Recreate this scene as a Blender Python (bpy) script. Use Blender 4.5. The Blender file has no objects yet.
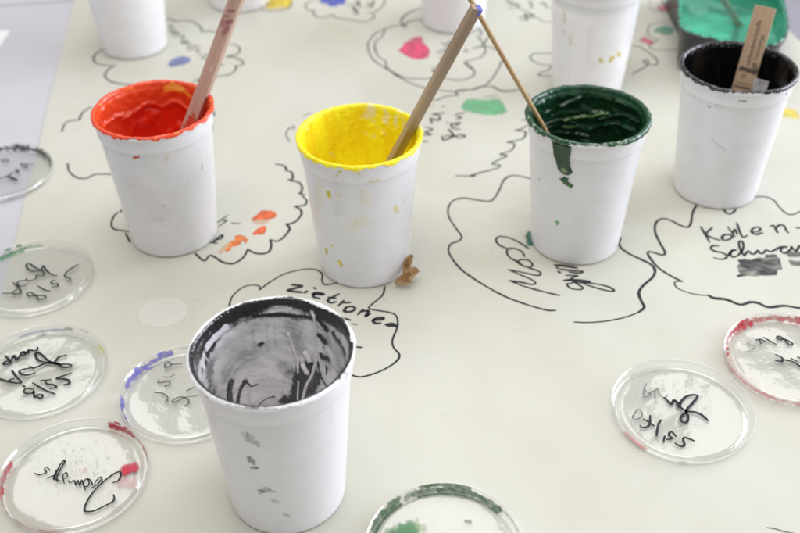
import bpy, bmesh, math, random
import numpy as np
from mathutils import Vector, Matrix, noise
random.seed(7)
S = 0.001                                   # everything below is written in millimetres
scene = bpy.context.scene
COL = scene.collection
pi = math.pi

# ---------------------------------------------------------------- camera
F, PITCH, ROLL, CH = 1032.13, 0.6531757, -0.0166541, 510.843
cp, sp = math.cos(PITCH), math.sin(PITCH)
FWD = np.array([0, cp, -sp]); R0 = np.array([1., 0, 0]); U0 = np.cross(R0, FWD)
RT = math.cos(ROLL) * R0 + math.sin(ROLL) * U0
UP = -math.sin(ROLL) * R0 + math.cos(ROLL) * U0
EYE = np.array([0, 0, CH])
cam = bpy.data.objects.new('camera', bpy.data.cameras.new('camera'))
COL.objects.link(cam)
M = Matrix.Identity(4)
for i in range(3):
    M[i][0], M[i][1], M[i][2], M[i][3] = RT[i], UP[i], -FWD[i], EYE[i] * S
cam.matrix_world = M
cam.data.sensor_width = 36
cam.data.lens = F / 800 * 36
cam.data.clip_start, cam.data.clip_end = 0.01, 60
cam.data.dof.use_dof = True
cam.data.dof.focus_distance = 0.68
cam.data.dof.aperture_fstop = 6.8
scene.camera = cam

def ray(x, y):
    return FWD + ((x - 400) / F) * RT - ((y - 266.5) / F) * UP
def at(x, y, z=0.):                         # a point of the measured photo on the level plane z
    d = ray(x, y); return EYE + d * ((z - CH) / d[2])
def Z(ox, oy, k, *strokes):                 # points read off an enlarged crop
    return [[(ox + a / k, oy + b / k) for a, b in s] for s in strokes]

# ---------------------------------------------------------------- object helpers
def tag(o, label=None, cat=None, group=None, kind=None):
    for k, v in (('label', label), ('category', cat), ('group', group), ('kind', kind)):
        if v: o[k] = v
    return o
def empty(name, loc, **kw):
    o = bpy.data.objects.new(name, None); COL.objects.link(o)
    o.location = Vector(loc) * S; o.empty_display_size = .01
    return tag(o, **kw)
def mesh(name, verts, faces, mat=None, smooth=True, col=None, uv=None):
    me = bpy.data.meshes.new(name)
    me.from_pydata([tuple(v) for v in np.asarray(verts, float) * S], [], [tuple(f) for f in faces])
    if smooth: me.polygons.foreach_set('use_smooth', [True] * len(me.polygons))
    if col is not None:
        a = me.color_attributes.new('Col', 'FLOAT_COLOR', 'POINT')
        c = np.ones((len(verts), 4), np.float32); cc = np.asarray(col, np.float32); c[:, :cc.shape[1]] = cc
        a.data.foreach_set('color', c.ravel())
    if mat: me.materials.append(mat)
    me.update()
    return me
def link(name, me, parent=None, loc=(0, 0, 0), **kw):
    o = bpy.data.objects.new(name, me); COL.objects.link(o)
    o.location = Vector(loc) * S
    if parent: o.parent = parent
    return tag(o, **kw)
def merge(parts):
    V, Fc, C = [], [], []
    n = 0
    for p in parts:
        v, f = p[0], p[1]
        V.append(np.asarray(v, float).reshape(-1, 3)); Fc += [tuple(i + n for i in g) for g in f]; n += len(v)
        if len(p) > 2: C.append(p[2])
    return np.concatenate(V), Fc, (np.concatenate(C) if C else None)
def nz(x, y, z=0.): return noise.noise(Vector((x, y, z)))
def nzv(P, sc=1., off=0.):
    P = np.asarray(P, float).reshape(-1, 3) * sc
    return np.array([noise.noise(Vector((a + off, b - off * .7, c + off * .3))) for a, b, c in P])
def sm(a, b, x):
    t = np.clip((x - a) / (b - a), 0, 1); return t * t * (3 - 2 * t)

# ---------------------------------------------------------------- materials
def newmat(name):
    m = bpy.data.materials.new(name); m.use_nodes = True
    nt = m.node_tree; b = nt.nodes['Principled BSDF']
    return m, nt, b
def node(nt, t, **kw):
    n = nt.nodes.new(t)
    for k, v in kw.items():
        if k in n.inputs: n.inputs[k].default_value = v
        else: setattr(n, k, v)
    return n
def noisy(name, base, var=.04, scale=60, rough=.5, rvar=.1, bump=.0, bscale=400, spec=.5, sss=0, dark=None, stretch=None, coat=0):
    m, nt, b = newmat(name); L = nt.links
    tc = node(nt, 'ShaderNodeTexCoord'); mp = node(nt, 'ShaderNodeMapping')
    if stretch: mp.inputs['Scale'].default_value = stretch
    L.new(tc.outputs['Object'], mp.inputs['Vector'])
    n1 = node(nt, 'ShaderNodeTexNoise', Scale=scale, Detail=6., Roughness=.6)
    L.new(mp.outputs[0], n1.inputs['Vector'])
    mx = node(nt, 'ShaderNodeMix', data_type='RGBA')
    d = dark or tuple(c * (1 - 2 * var) for c in base)
    mx.inputs[6].default_value = (*d, 1); mx.inputs[7].default_value = (*base, 1)
    cr = node(nt, 'ShaderNodeMapRange'); cr.inputs[1].default_value = .3; cr.inputs[2].default_value = .65
    L.new(n1.outputs[0], cr.inputs[0]); L.new(cr.outputs[0], mx.inputs[0]); L.new(mx.outputs[2], b.inputs['Base Color'])
    r = node(nt, 'ShaderNodeMapRange'); r.inputs[3].default_value = rough - rvar; r.inputs[4].default_value = rough + rvar
    L.new(n1.outputs[0], r.inputs[0]); L.new(r.outputs[0], b.inputs['Roughness'])
    b.inputs['Specular IOR Level'].default_value = spec
    b.inputs['Coat Weight'].default_value = coat
    if sss:
        b.inputs['Subsurface Weight'].default_value = sss; b.inputs['Subsurface Radius'].default_value = (1, .95, .9); b.inputs['Subsurface Scale'].default_value = .004
    if bump:
        n2 = node(nt, 'ShaderNodeTexNoise', Scale=bscale, Detail=4.)
        L.new(mp.outputs[0], n2.inputs['Vector'])
        bp = node(nt, 'ShaderNodeBump', Strength=bump, Distance=.0005)
        L.new(n2.outputs[0], bp.inputs['Height']); L.new(bp.outputs[0], b.inputs['Normal'])
    return m
def paintmat(name, rough=.3, coat=.3, bump=.25, alpha=False, bscale=900):
    m, nt, b = newmat(name); L = nt.links
    at_ = node(nt, 'ShaderNodeAttribute', attribute_name='Col')
    L.new(at_.outputs['Color'], b.inputs['Base Color'])
    tc = node(nt, 'ShaderNodeTexCoord')
    n1 = node(nt, 'ShaderNodeTexNoise', Scale=130., Detail=5.)
    L.new(tc.outputs['Object'], n1.inputs['Vector'])
    r = node(nt, 'ShaderNodeMapRange'); r.inputs[3].default_value = max(.05, rough - .15); r.inputs[4].default_value = rough + .15
    L.new(n1.outputs[0], r.inputs[0]); L.new(r.outputs[0], b.inputs['Roughness'])
    b.inputs['Coat Weight'].default_value = coat; b.inputs['Coat Roughness'].default_value = .15
    n2 = node(nt, 'ShaderNodeTexNoise', Scale=bscale, Detail=5.)
    L.new(tc.outputs['Object'], n2.inputs['Vector'])
    bp = node(nt, 'ShaderNodeBump', Strength=bump, Distance=.0006)
    L.new(n2.outputs[0], bp.inputs['Height']); L.new(bp.outputs[0], b.inputs['Normal'])
    if alpha:
        L.new(at_.outputs['Alpha'], b.inputs['Alpha'])
    return m
CUP = noisy('white_plastic', (.885, .875, .885), .012, 55, .23, .07, 0, 160, .5, sss=.3, dark=(.84, .825, .82))
PAPER = noisy('cream_paper', (.582, .579, .512), .03, 7, .36, .05, .12, 700, .15, dark=(.548, .540, .455))
TABLE = noisy('grey_white_laminate', (.555, .552, .588), .02, 6, .36, .06, .05, 500, .5)
def undulate(m, scale, dist):
    nt = m.node_tree; b = nt.nodes['Principled BSDF']; old = b.inputs['Normal'].links[0].from_socket
    tc = node(nt, 'ShaderNodeTexCoord'); n = node(nt, 'ShaderNodeTexNoise', Scale=scale, Detail=2.); nt.links.new(tc.outputs['Object'], n.inputs['Vector'])
    bp = node(nt, 'ShaderNodeBump', Strength=1., Distance=dist); nt.links.new(n.outputs[0], bp.inputs['Height']); nt.links.new(old, bp.inputs['Normal']); nt.links.new(bp.outputs[0], b.inputs['Normal'])
undulate(PAPER, 9., .004)
WHITEPAPER = noisy('white_paper', (.84, .83, .84), .01, 20, .6, .05)
FLOOR = noisy('grey_floor', (.40, .39, .43), .08, 3, .45, .1)
INK = noisy('black_marker_ink', (.016, .016, .020), .1, 220, .6, .1, dark=(.05, .05, .056), spec=.2)
INKTHIN = noisy('worn_marker_ink', (.10, .10, .11), .1, 500, .5, .1, dark=(.22, .22, .23))
WOOD = noisy('stick_wood', (.66, .48, .385), .1, 90, .6, .1, .3, 220, .3, dark=(.40, .27, .20), stretch=(1, 1, .07))
WOODG = noisy('grey_stick_wood', (.50, .39, .275), .1, 90, .6, .1, .3, 220, .3, dark=(.30, .22, .15), stretch=(1, 1, .07))
WOODY = noisy('pale_stick_wood', (.62, .45, .30), .1, 110, .6, .1, .3, 260, .3, dark=(.48, .33, .21), stretch=(1, 1, .06))
DOWEL = noisy('stained_dowel_wood', (.48, .37, .17), .1, 60, .5, .1, .2, 220, .4, dark=(.36, .16, .09), stretch=(1, 1, .25))
BLUE = noisy('blue_stick_paint', (.16, .16, .52), .1, 200, .4, .1)
PRINT = noisy('faded_black_print', (.05, .035, .04), .1, 900, .6, .1, dark=(.13, .09, .08))
BLACKPLASTIC = noisy('black_plastic', (.03, .03, .034), .1, 60, .35, .08)
LEAF = noisy('dried_leaf', (.66, .45, .24), .2, 160, .65, .1, .4, 300, .3, dark=(.27, .14, .055))
PAINT = paintmat('wet_paint', .24, .3)
PAINTGREEN = paintmat('thick_green_paint', .30, .15, .35)
PAINTWET = paintmat('wet_grey_paint', .2, .5, .12)
PAINTMATT = paintmat('drying_paint', .42, .1, .35)
PAINTBLACK = paintmat('glossy_black_paint', .22, .35, .2)
DAUB = paintmat('dry_paint_daub', .5, .05, .15, alpha=True)
def clearmat(name, haze, tint=(.985, .99, .985)):
    m, nt, b = newmat(name); L = nt.links; nt.nodes.remove(b)
    out = [n for n in nt.nodes if n.type == 'OUTPUT_MATERIAL'][0]
    tr = node(nt, 'ShaderNodeBsdfTransparent'); tr.inputs[0].default_value = (*tint, 1)
    gl = node(nt, 'ShaderNodeBsdfGlossy', Roughness=.09); gl.inputs[0].default_value = (1, 1, 1, 1)
    df = node(nt, 'ShaderNodeBsdfDiffuse'); df.inputs[0].default_value = (.9, .9, .9, 1)
    tl = node(nt, 'ShaderNodeBsdfTranslucent'); tl.inputs[0].default_value = (.9, .9, .9, 1)
    tc = node(nt, 'ShaderNodeTexCoord')
    n1 = node(nt, 'ShaderNodeTexNoise', Scale=70., Detail=5.)
    L.new(tc.outputs['Object'], n1.inputs['Vector'])
    r = node(nt, 'ShaderNodeMapRange'); r.inputs[1].default_value = .35; r.inputs[2].default_value = .7
    r.inputs[3].default_value = haze * .5; r.inputs[4].default_value = haze * 1.4
    L.new(n1.outputs[0], r.inputs[0])
    m0 = node(nt, 'ShaderNodeMixShader', Fac=.5); L.new(df.outputs[0], m0.inputs[1]); L.new(tl.outputs[0], m0.inputs[2])
    m1 = node(nt, 'ShaderNodeMixShader'); L.new(r.outputs[0], m1.inputs[0]); L.new(tr.outputs[0], m1.inputs[1]); L.new(m0.outputs[0], m1.inputs[2])
    ge = node(nt, 'ShaderNodeNewGeometry'); dt = node(nt, 'ShaderNodeVectorMath', operation='DOT_PRODUCT')
    L.new(ge.outputs['Incoming'], dt.inputs[1])
    ab = node(nt, 'ShaderNodeMath', operation='ABSOLUTE'); L.new(dt.outputs['Value'], ab.inputs[0])
    iv = node(nt, 'ShaderNodeMath', operation='SUBTRACT', use_clamp=True); iv.inputs[0].default_value = 1.; L.new(ab.outputs[0], iv.inputs[1])
    pw = node(nt, 'ShaderNodeMath', operation='POWER'); pw.inputs[1].default_value = 5.; L.new(iv.outputs[0], pw.inputs[0])
    fr = node(nt, 'ShaderNodeMath', operation='MULTIPLY_ADD', use_clamp=True); fr.inputs[1].default_value = .955; fr.inputs[2].default_value = .085
    L.new(pw.outputs[0], fr.inputs[0])   # Schlick reflectance, the same from both sides of the thin wall
    n3 = node(nt, 'ShaderNodeTexNoise', Scale=70., Detail=3.5); L.new(tc.outputs['Object'], n3.inputs['Vector'])
    bp = node(nt, 'ShaderNodeBump', Strength=.55, Distance=.0006); L.new(n3.outputs[0], bp.inputs['Height'])
    L.new(bp.outputs[0], gl.inputs['Normal']); L.new(bp.outputs[0], dt.inputs[0])
    m2 = node(nt, 'ShaderNodeMixShader'); L.new(fr.outputs[0], m2.inputs[0]); L.new(m1.outputs[0], m2.inputs[1]); L.new(gl.outputs[0], m2.inputs[2])
    L.new(m2.outputs[0], out.inputs['Surface'])
    return m
CLEAR = clearmat('clear_plastic', .055, (.992, .995, .992))
DROP, _nt, _b = newmat('water_drop'); _b.inputs['Transmission Weight'].default_value = 1; _b.inputs['IOR'].default_value = 1.33; _b.inputs['Roughness'].default_value = .02; _b.inputs['Base Color'].default_value = (.97, .97, .97, 1)

# ---------------------------------------------------------------- strokes and daubs
def smooth_line(p, step):
    p = [np.asarray(q, float) for q in p]
    if len(p) == 1: p = [p[0], p[0] + np.array([.6, .2])]
    q = [2 * p[0] - p[1]] + p + [2 * p[-1] - p[-2]]
    out = []
    for i in range(1, len(q) - 2):
        a, b, c, d = q[i - 1:i + 3]
        n = max(2, int(np.linalg.norm(c - b) / step))
        for t in np.arange(n) / n:
            out.append(.5 * (2 * b + (c - a) * t + (2 * a - 5 * b + 4 * c - d) * t * t + (3 * b - a - 3 * c + d) * t ** 3))
    out.append(p[-1]); return np.array(out)
_sid = [0]
def ribbon(p, w, z, sd=None, taper=.75):
    c = smooth_line(p, .7)
    n = len(c); sd = _sid[0] * 3.7; _sid[0] += 1
    z = z + (_sid[0] % 9) * .012
    t = np.gradient(c, axis=0); t /= np.maximum(np.linalg.norm(t, axis=1), 1e-6)[:, None]
    N = np.stack([-t[:, 1], t[:, 0]], 1)
    ll = np.arange(n) / max(1, n - 1)
    ww = np.array([w * (1 + .30 * nz(a * .06, sd) + .14 * nz(a * .35, sd + 9)) for a in np.arange(n)])
    e = np.minimum(np.arange(n), np.arange(n)[::-1]) / 5.
    ww *= taper + (1 - taper) * np.clip(e, 0, 1)
    V = []; Fc = []
    A = c + N * ww[:, None] / 2; B = c - N * ww[:, None] / 2
    for a, b in zip(A, B): V += [(a[0], a[1], z), (b[0], b[1], z)]
    for i in range(n - 1): Fc.append((2 * i, 2 * i + 1, 2 * i + 3, 2 * i + 2))
    for i, s in ((0, -1), (n - 1, 1)):
        k = len(V); m = 5
        for j in range(1, m):
            an = pi * j / m
            q = c[i] + N[i] * math.cos(an) * ww[i] / 2 + t[i] * s * math.sin(an) * ww[i] / 2
            V.append((q[0], q[1], z))
        Fc.append(tuple([2 * i] + list(range(k, k + m - 1)) + [2 * i + 1])[::(1 if s < 0 else -1)])
    return V, Fc
def strokes(name, parent, items, mat, z=.12, center=(0, 0)):
    """items: list of (list of pixel polylines, width in mm)."""
    parts = []
    for ss, w in items:
        for s in ss:
            parts.append(ribbon([at(x, y, z)[:2] - np.array(center) for x, y in s], w * 1.22, z))
    if name == 'marker_outline':                 # every outline stroke is a part of its own
        for p in parts: stroke_mesh(name, parent, [p], mat)
    else:                                         # words that stand apart are separate parts
        bb = [(np.min(np.array(p[0])[:, :2], 0) - 7, np.max(np.array(p[0])[:, :2], 0) + 7) for p in parts]; g = list(range(len(parts)))
        for i in range(len(parts)):
            for j in range(i):
                if (bb[i][0] < bb[j][1]).all() and (bb[j][0] < bb[i][1]).all():
                    a, b = g[i], g[j]; g = [b if q == a else q for q in g]
        for q in sorted(set(g)): stroke_mesh(name, parent, [p for p, r in zip(parts, g) if r == q], mat)
def stroke_mesh(name, parent, parts, mat):
    V, Fc, _ = merge(parts)
    # all ribbons face up
    out = []
    for f in Fc:
        a, b, c = (V[f[0]], V[f[1]], V[f[2]])
        nrm = (b[0] - a[0]) * (c[1] - a[1]) - (b[1] - a[1]) * (c[0] - a[0])
        out.append(f if nrm >= 0 else f[::-1])
    return link(name, mesh(name, V, out, mat, smooth=False), parent)
def seg_d(P, line):
    d = np.full(len(P), 1e9)
    line = [np.asarray(q, float) for q in line]
    if len(line) == 1: return np.linalg.norm(P - line[0], axis=1)
    for a, b in zip(line[:-1], line[1:]):
        ab = b - a; t = np.clip(((P - a) @ ab) / max(ab @ ab, 1e-9), 0, 1)
        d = np.minimum(d, np.linalg.norm(P - a - t[:, None] * ab, axis=1))
    return d
def poly_d(P, pts):
    """signed distance to a closed outline, positive inside"""
    q = [np.asarray(a, float) for a in pts]; d = seg_d(P, q + [q[0]]); ins = np.zeros(len(P), bool)
    for a, b in zip(q, q[1:] + q[:1]):
        c = ((a[1] > P[:, 1]) != (b[1] > P[:, 1])) & (P[:, 0] < (b[0] - a[0]) * (P[:, 1] - a[1]) / (b[1] - a[1] + 1e-12) + a[0])
        ins ^= c
    return np.where(ins, d, -d)
def daub_data(lines, fmap, step=.55, rag=.4, seed=0., streak=None, soft=.6, lift=.0, mott=.16):
    """lines: (2D polyline in surface mm, radius mm, rgb, strength); fmap: 2D -> 3D."""
    allp = np.concatenate([np.asarray(l[0], float).reshape(-1, 2) for l in lines]); rm = max(l[1] if l[1] > 0 else 3 * -l[1] for l in lines) * 2.
    lo, hi = allp.min(0) - rm, allp.max(0) + rm
    nx, ny = [max(3, int(v / step) + 1) for v in (hi - lo)]
    X, Y = np.meshgrid(np.linspace(lo[0], hi[0], nx), np.linspace(lo[1], hi[1], ny), indexing='ij')
    P = np.stack([X.ravel(), Y.ravel()], 1)
    fq = max(1., 2.6 / rm * 2); n1 = nzv(np.c_[P, np.zeros(len(P))], .30 * fq, seed); n2 = nzv(np.c_[P, np.zeros(len(P))], 1.0 * fq, seed + 5)
    sx, sy = streak or (.25, .25)
    n3 = nzv(np.c_[P[:, 0] * sx, P[:, 1] * sy, np.zeros(len(P))], 1., seed + 11)
    alpha = np.zeros(len(P)); col = np.zeros((len(P), 3)); wsum = np.full(len(P), 1e-9)
    for kk, (ln, r, rgb, st) in enumerate(lines):
        f = (1 - seg_d(P, ln) / (r * 1.3) if r > 0 else .3 + poly_d(P, ln) / -r) + rag * (2.3 if r < 0 else 1.) * (.7 * n1 + .22 * n2)   # r < 0: filled outline, soft edge of -r mm
        a = sm(0, soft, f) * st * np.clip(1 - mott * .5 + mott * 1.3 * n3, .15, 1)
        wt = np.exp(np.clip(f, -4, 1.2) * 5) * (6. ** kk); col += wt[:, None] * np.array(rgb); wsum += wt
        alpha = np.maximum(alpha, a)
    col = np.clip(col / wsum[:, None] * (1 + .3 * n3[:, None]), 0, 1)
    keep = alpha > .02
    idx = np.arange(nx * ny).reshape(nx, ny); Fc = []
    for i in range(nx - 1):
        for j in range(ny - 1):
            q = (idx[i, j], idx[i + 1, j], idx[i + 1, j + 1], idx[i, j + 1])
            if keep[list(q)].any(): Fc.append(q)
    used = np.unique([v for f in Fc for v in f]); mp = {u: i for i, u in enumerate(used)}
    V = np.array([fmap(P[u][0], P[u][1], lift * alpha[u]) for u in used])
    return V, [tuple(mp[v] for v in f) for f in Fc], np.c_[col[used], np.clip(alpha[used], 0, 1)]
def flat_daub(name, parent, lines, z=.08, center=(0, 0), mat=None, k=.82, **kw):
    d = ray(*lines[0][0][0]); k = abs(d[2]) / np.linalg.norm(d)          # the dabs are longer away from the painter
    L = [([(at(x, y, z)[:2] - np.array(center)) * (1, k) for x, y in ln], r, rgb, st) for ln, r, rgb, st in lines]
    V, Fc, C = daub_data(L, lambda a, b, h: (a, b / k, z + h), seed=_sid[0] * 1.3, **kw); _sid[0] += 1
    pieces(name, parent, V, Fc, C, mat or DAUB)
def pieces(name, parent, V, Fc, C, mat):
    """every separate patch becomes a part; the tiniest crumbs stay with the largest patch"""
    up = list(range(len(V)))
    def fd(a):
        while up[a] != a: up[a] = up[up[a]]; a = up[a]
        return a
    for f in Fc:
        for b in f[1:]: up[fd(f[0])] = fd(b)
    g = {}
    for f in Fc: g.setdefault(fd(f[0]), []).append(f)
    gs = sorted(g.values(), key=len, reverse=True)
    gs = [q for i, q in enumerate(gs) if i == 0 or len(q) >= 10]
    for q in gs:
        us = sorted({v for f in q for v in f}); mp = {u: i for i, u in enumerate(us)}
        link(name, mesh(name, V[us], [tuple(mp[v] for v in f) for f in q], mat, col=C[us]), parent)

# ---------------------------------------------------------------- setting
TA = math.radians(8.1); EU = np.array([math.cos(TA), math.sin(TA)]); EV = np.array([-math.sin(TA), math.cos(TA)])
ORG = np.array([-393., 1223.])               # paper's left edge where it crosses the table seam
def uv(u, v): return ORG + u * EU + v * EV
def slab(name, u0, u1, v0, v1, z0, z1, mat, parent=None, bev=1.2, n=1, **kw):
    c = [uv(u0, v0), uv(u1, v0), uv(u1, v1), uv(u0, v1)]
    bm = bmesh.new()
    vs = [bm.verts.new((p[0] * S, p[1] * S, z * S)) for z in (z0, z1) for p in c]
    for f in ((3, 2, 1, 0), (4, 5, 6, 7), (0, 1, 5, 4), (1, 2, 6, 5), (2, 3, 7, 6), (3, 0, 4, 7)): bm.faces.new([vs[i] for i in f])
    if bev: bmesh.ops.bevel(bm, geom=bm.edges[:], offset=bev * S, segments=2, affect='EDGES')
    me = bpy.data.meshes.new(name); bm.to_mesh(me); bm.free(); me.materials.append(mat)
    return link(name, me, parent, **kw)
slab('table_top', -520, 814, -1240, -.9, -28, -.6, TABLE, kind='structure')
slab('table_top', -900, 814, .9, 760, -28, -.7, TABLE, kind='structure')
slab('floor', -6000, 6000, -6000, 6000, -760, -740, FLOOR, bev=0, kind='structure')
paper = empty('paper_sheet', (0, 0, 0), label='large cream paper sheet with marker clouds, handwriting and paint daubs covering the table', cat='paper sheet')
# the sheet itself: a fine grid with a faint waviness
nu, nv = 90, 150
V = []; Fc = []
for i in range(nu + 1):
    for j in range(nv + 1):
        u = -6 + 824 * i / nu; v = -1150 + 1800 * j / nv
        if i == 0: u += 1.2 * nz(v * .01, 3)
        p = uv(u, v); V.append((p[0], p[1], 0))
for i in range(nu):
    for j in range(nv):
        a = i * (nv + 1) + j; Fc.append((a, a + nv + 1, a + nv + 2, a + 1))
n0 = len(V)
V += [(a, b, -.4) for a, b, c in V]
Fc += [tuple(x + n0 for x in f[::-1]) for f in Fc[:]]
bd = [i * (nv + 1) for i in range(nu + 1)] + [nu * (nv + 1) + j for j in range(1, nv + 1)] + [i * (nv + 1) + nv for i in range(nu - 1, -1, -1)] + [j for j in range(nv - 1, 0, -1)]
for a, b in zip(bd, bd[1:] + bd[:1]): Fc.append((a, a + n0, b + n0, b))
link('sheet', mesh('sheet', V, Fc, PAPER, smooth=False), paper)
wp = [at(-40, 31, 0), at(10, 30.5, 0), at(-6, 55, 0), at(-60, 60, 0)]
link('loose_paper', mesh('loose_paper', [(p[0], p[1], z) for z in (-.55, -.2) for p in wp], [(0, 1, 2, 3), (7, 6, 5, 4), (0, 4, 5, 1), (1, 5, 6, 2), (2, 6, 7, 3), (3, 7, 4, 0)], WHITEPAPER, smooth=False),
     label='blank bright white paper corner lying on the bare grey table', cat='paper sheet')

# ---------------------------------------------------------------- drawing on the paper
O = 'marker_outline'; H = 'handwriting'; D = 'paint_daub'
strokes(O, paper, [
    (Z(640, 187, 4.98, [(280, 92), (262, 130), (255, 175), (238, 200), (200, 190), (150, 165), (110, 158), (80, 178), (75, 220), (95, 270), (125, 325), (110, 338), (75, 328), (42, 322), (45, 345), (90, 400), (150, 440), (210, 470)]), 1.75),
    (Z(640, 187, 4.98, [(210, 470), (180, 470), (172, 482), (190, 505), (240, 525), (290, 536), (345, 540)]), 1.0),
    (Z(640, 280, 4.98, [(340, 75), (370, 90), (430, 97), (500, 122), (550, 110), (590, 115), (640, 135), (720, 128), (800, 140), (860, 135)]), 2.2),
    (Z(640, 187, 4.98, [(565, 50), (620, 48), (665, 65), (690, 95), (720, 125), (755, 138), (800, 122), (840, 120)]), 1.3),
    (Z(640, 187, 4.98, [(415, 112), (435, 132), (460, 130), (478, 112)]), 1.8)], INK)
strokes(H, paper, [(Z(695, 215, 7.619, [(45, 90), (112, 208)], [(132, 95), (88, 150), (192, 195)],
    [(255, 150), (225, 150), (205, 175), (225, 192), (262, 185), (285, 165), (262, 150), (240, 150)], [(250, 90), (305, 165)], [(285, 145), (305, 110), (322, 148)],
    [(318, 60), (360, 165), (398, 155)], [(430, 128), (480, 125), (500, 105), (475, 92), (440, 105), (432, 130), (465, 148), (515, 135)],
    [(575, 88), (600, 80), (630, 135)], [(612, 100), (650, 75), (680, 85), (695, 115), (712, 135)], [(770, 98), (830, 97)],
    [(178, 235), (135, 235), (122, 255), (150, 275), (215, 290), (245, 315), (220, 335), (180, 335), (145, 325)],
    [(245, 318), (285, 270), (315, 268), (285, 272), (270, 300), (290, 320), (325, 312)], [(325, 312), (360, 270), (370, 230), (355, 198), (335, 210), (345, 260), (375, 312)],
    [(375, 312), (405, 275), (430, 295), (455, 295), (480, 270), (495, 292), (520, 290), (545, 265), (570, 280), (600, 270), (650, 245), (700, 240)],
    [(700, 245), (665, 250), (655, 275), (690, 290), (740, 250), (730, 240), (770, 280)], [(770, 280), (800, 235), (830, 240), (850, 260)]), 1.75)], INK)
strokes(O, paper, [
    (Z(430, 170, 4.98, [(520, 48), (460, 33), (410, 28), (370, 48), (345, 100), (320, 140), (290, 156), (230, 148), (170, 140), (120, 150), (92, 185), (95, 235), (130, 290), (157, 330), (145, 352), (105, 368), (92, 400), (110, 440), (150, 490), (205, 532), (295, 588), (385, 634), (480, 669), (580, 697), (625, 699)]), 1.45),
    (Z(500, 220, 4.98, [(600, 88), (595, 125), (630, 160), (700, 195), (750, 220), (772, 250), (760, 285), (710, 330), (692, 365), (705, 405), (718, 435), (690, 460)]), 1.9),
    (Z(500, 220, 4.98, [(690, 460), (620, 485), (530, 503), (440, 510), (370, 508)]), 1.15)], INK)
strokes(H, paper, [(Z(490, 225, 5.926, [(230, 140), (185, 110), (120, 78), (60, 68), (35, 85), (50, 115), (90, 135), (125, 145)],
    [(205, 188), (190, 160), (150, 140), (110, 140), (100, 165), (120, 195), (155, 215), (190, 240)], [(190, 240), (165, 222), (185, 205), (230, 210), (252, 235), (235, 250), (200, 243), (160, 215), (135, 200)],
    [(225, 252), (290, 275), (300, 292), (275, 298), (200, 282), (110, 265)], [(110, 265), (180, 295), (250, 325), (270, 345), (245, 352), (190, 340), (115, 328)],
    [(115, 328), (200, 362), (300, 390), (412, 417)]), 1.5),
    (Z(490, 225, 5.926, [(385, 237), (450, 244), (515, 255)], [(395, 251), (402, 256)], [(406, 276), (415, 282)], [(440, 328), (500, 325), (590, 335)]), 2.4),
    (Z(490, 225, 5.926, [(415, 262), (480, 270), (550, 275), (530, 285), (470, 280)], [(450, 298), (520, 300), (490, 310), (475, 325)],
    [(590, 335), (520, 330), (480, 345), (455, 350), (480, 375), (535, 382), (550, 370), (510, 345), (480, 325)], [(500, 340), (600, 345), (690, 362), (735, 385), (715, 392), (640, 375), (560, 350)]), 1.5)], INK)
strokes(O, paper, [(Z(220, 255, 4, [(36, 205), (50, 165), (90, 130), (130, 120), (158, 125), (158, 140)], [(158, 140), (200, 108), (260, 75), (330, 58), (380, 58), (408, 75), (408, 100), (420, 118), (470, 112)],
    [(660, 125), (650, 160), (610, 195), (595, 212), (620, 220), (680, 230), (706, 245), (710, 285), (690, 340), (695, 370), (718, 400), (700, 430), (640, 465), (565, 487), (515, 476)]), 1.25)], INK)
strokes(H, paper, [(Z(280, 275, 6.667, [(80, 65), (148, 75), (52, 102), (145, 115)], [(165, 118), (180, 108)], [(228, 85), (238, 92)], [(215, 125), (290, 130), (260, 118), (230, 120), (225, 145), (262, 155)],
    [(392, 127), (345, 150), (318, 170), (340, 186), (372, 178)], [(322, 148), (372, 156)], [(425, 170), (390, 205)], [(415, 185), (470, 183)], [(440, 215), (430, 240), (465, 245), (500, 230), (490, 212), (455, 212), (438, 222)],
    [(520, 262), (555, 230)], [(535, 245), (590, 240), (570, 275), (600, 258)], [(620, 300), (680, 296), (690, 285), (650, 285), (620, 305), (640, 322), (670, 320)], [(435, 290), (470, 300)], [(515, 480), (545, 482)]), 2.0),
    (Z(280, 275, 6.667, [(706, 330), (750, 326), (775, 343)], [(720, 338), (765, 338)]), 2.5), (Z(280, 275, 6.667, [(480, 325), (515, 330)]), 1.)], INK)
strokes(O, paper, [(Z(160, 107, 4.98, [(575, 283), (620, 295), (632, 318)], [(625, 316), (655, 325), (660, 355), (645, 365), (640, 360)], [(645, 365), (690, 375), (708, 400), (700, 432), (690, 428)], [(690, 430), (722, 437)], [(705, 440), (730, 465), (720, 488), (670, 495)]), 1.6),
    (Z(205, 185, 7.619, [(680, 163), (725, 185), (735, 220), (700, 270), (650, 295), (618, 295)], [(618, 295), (645, 330), (620, 375), (570, 420), (535, 428), (497, 415)], [(497, 415), (505, 460), (490, 505), (450, 522), (400, 522), (360, 510), (325, 488)]), 1.75),
    (Z(0, 175, 2.963, [(735, 220), (720, 245), (692, 262), (660, 258), (625, 238), (605, 254), (578, 232)]), 1.75),
    (Z(0, 107, 4.98, [(308, 124), (320, 90), (345, 70), (395, 65)], [(395, 66), (410, 30), (455, -2)], [(337, 280), (345, 320), (380, 350), (430, 355), (480, 335), (575, 336)]), 1.5),
    (Z(0, 200, 4.98, [(588, 60), (565, 85), (555, 120), (570, 145), (645, 157)], [(602, 46), (603, 62)], [(626, 165), (648, 212)]), 1.5)], INK)
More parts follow.
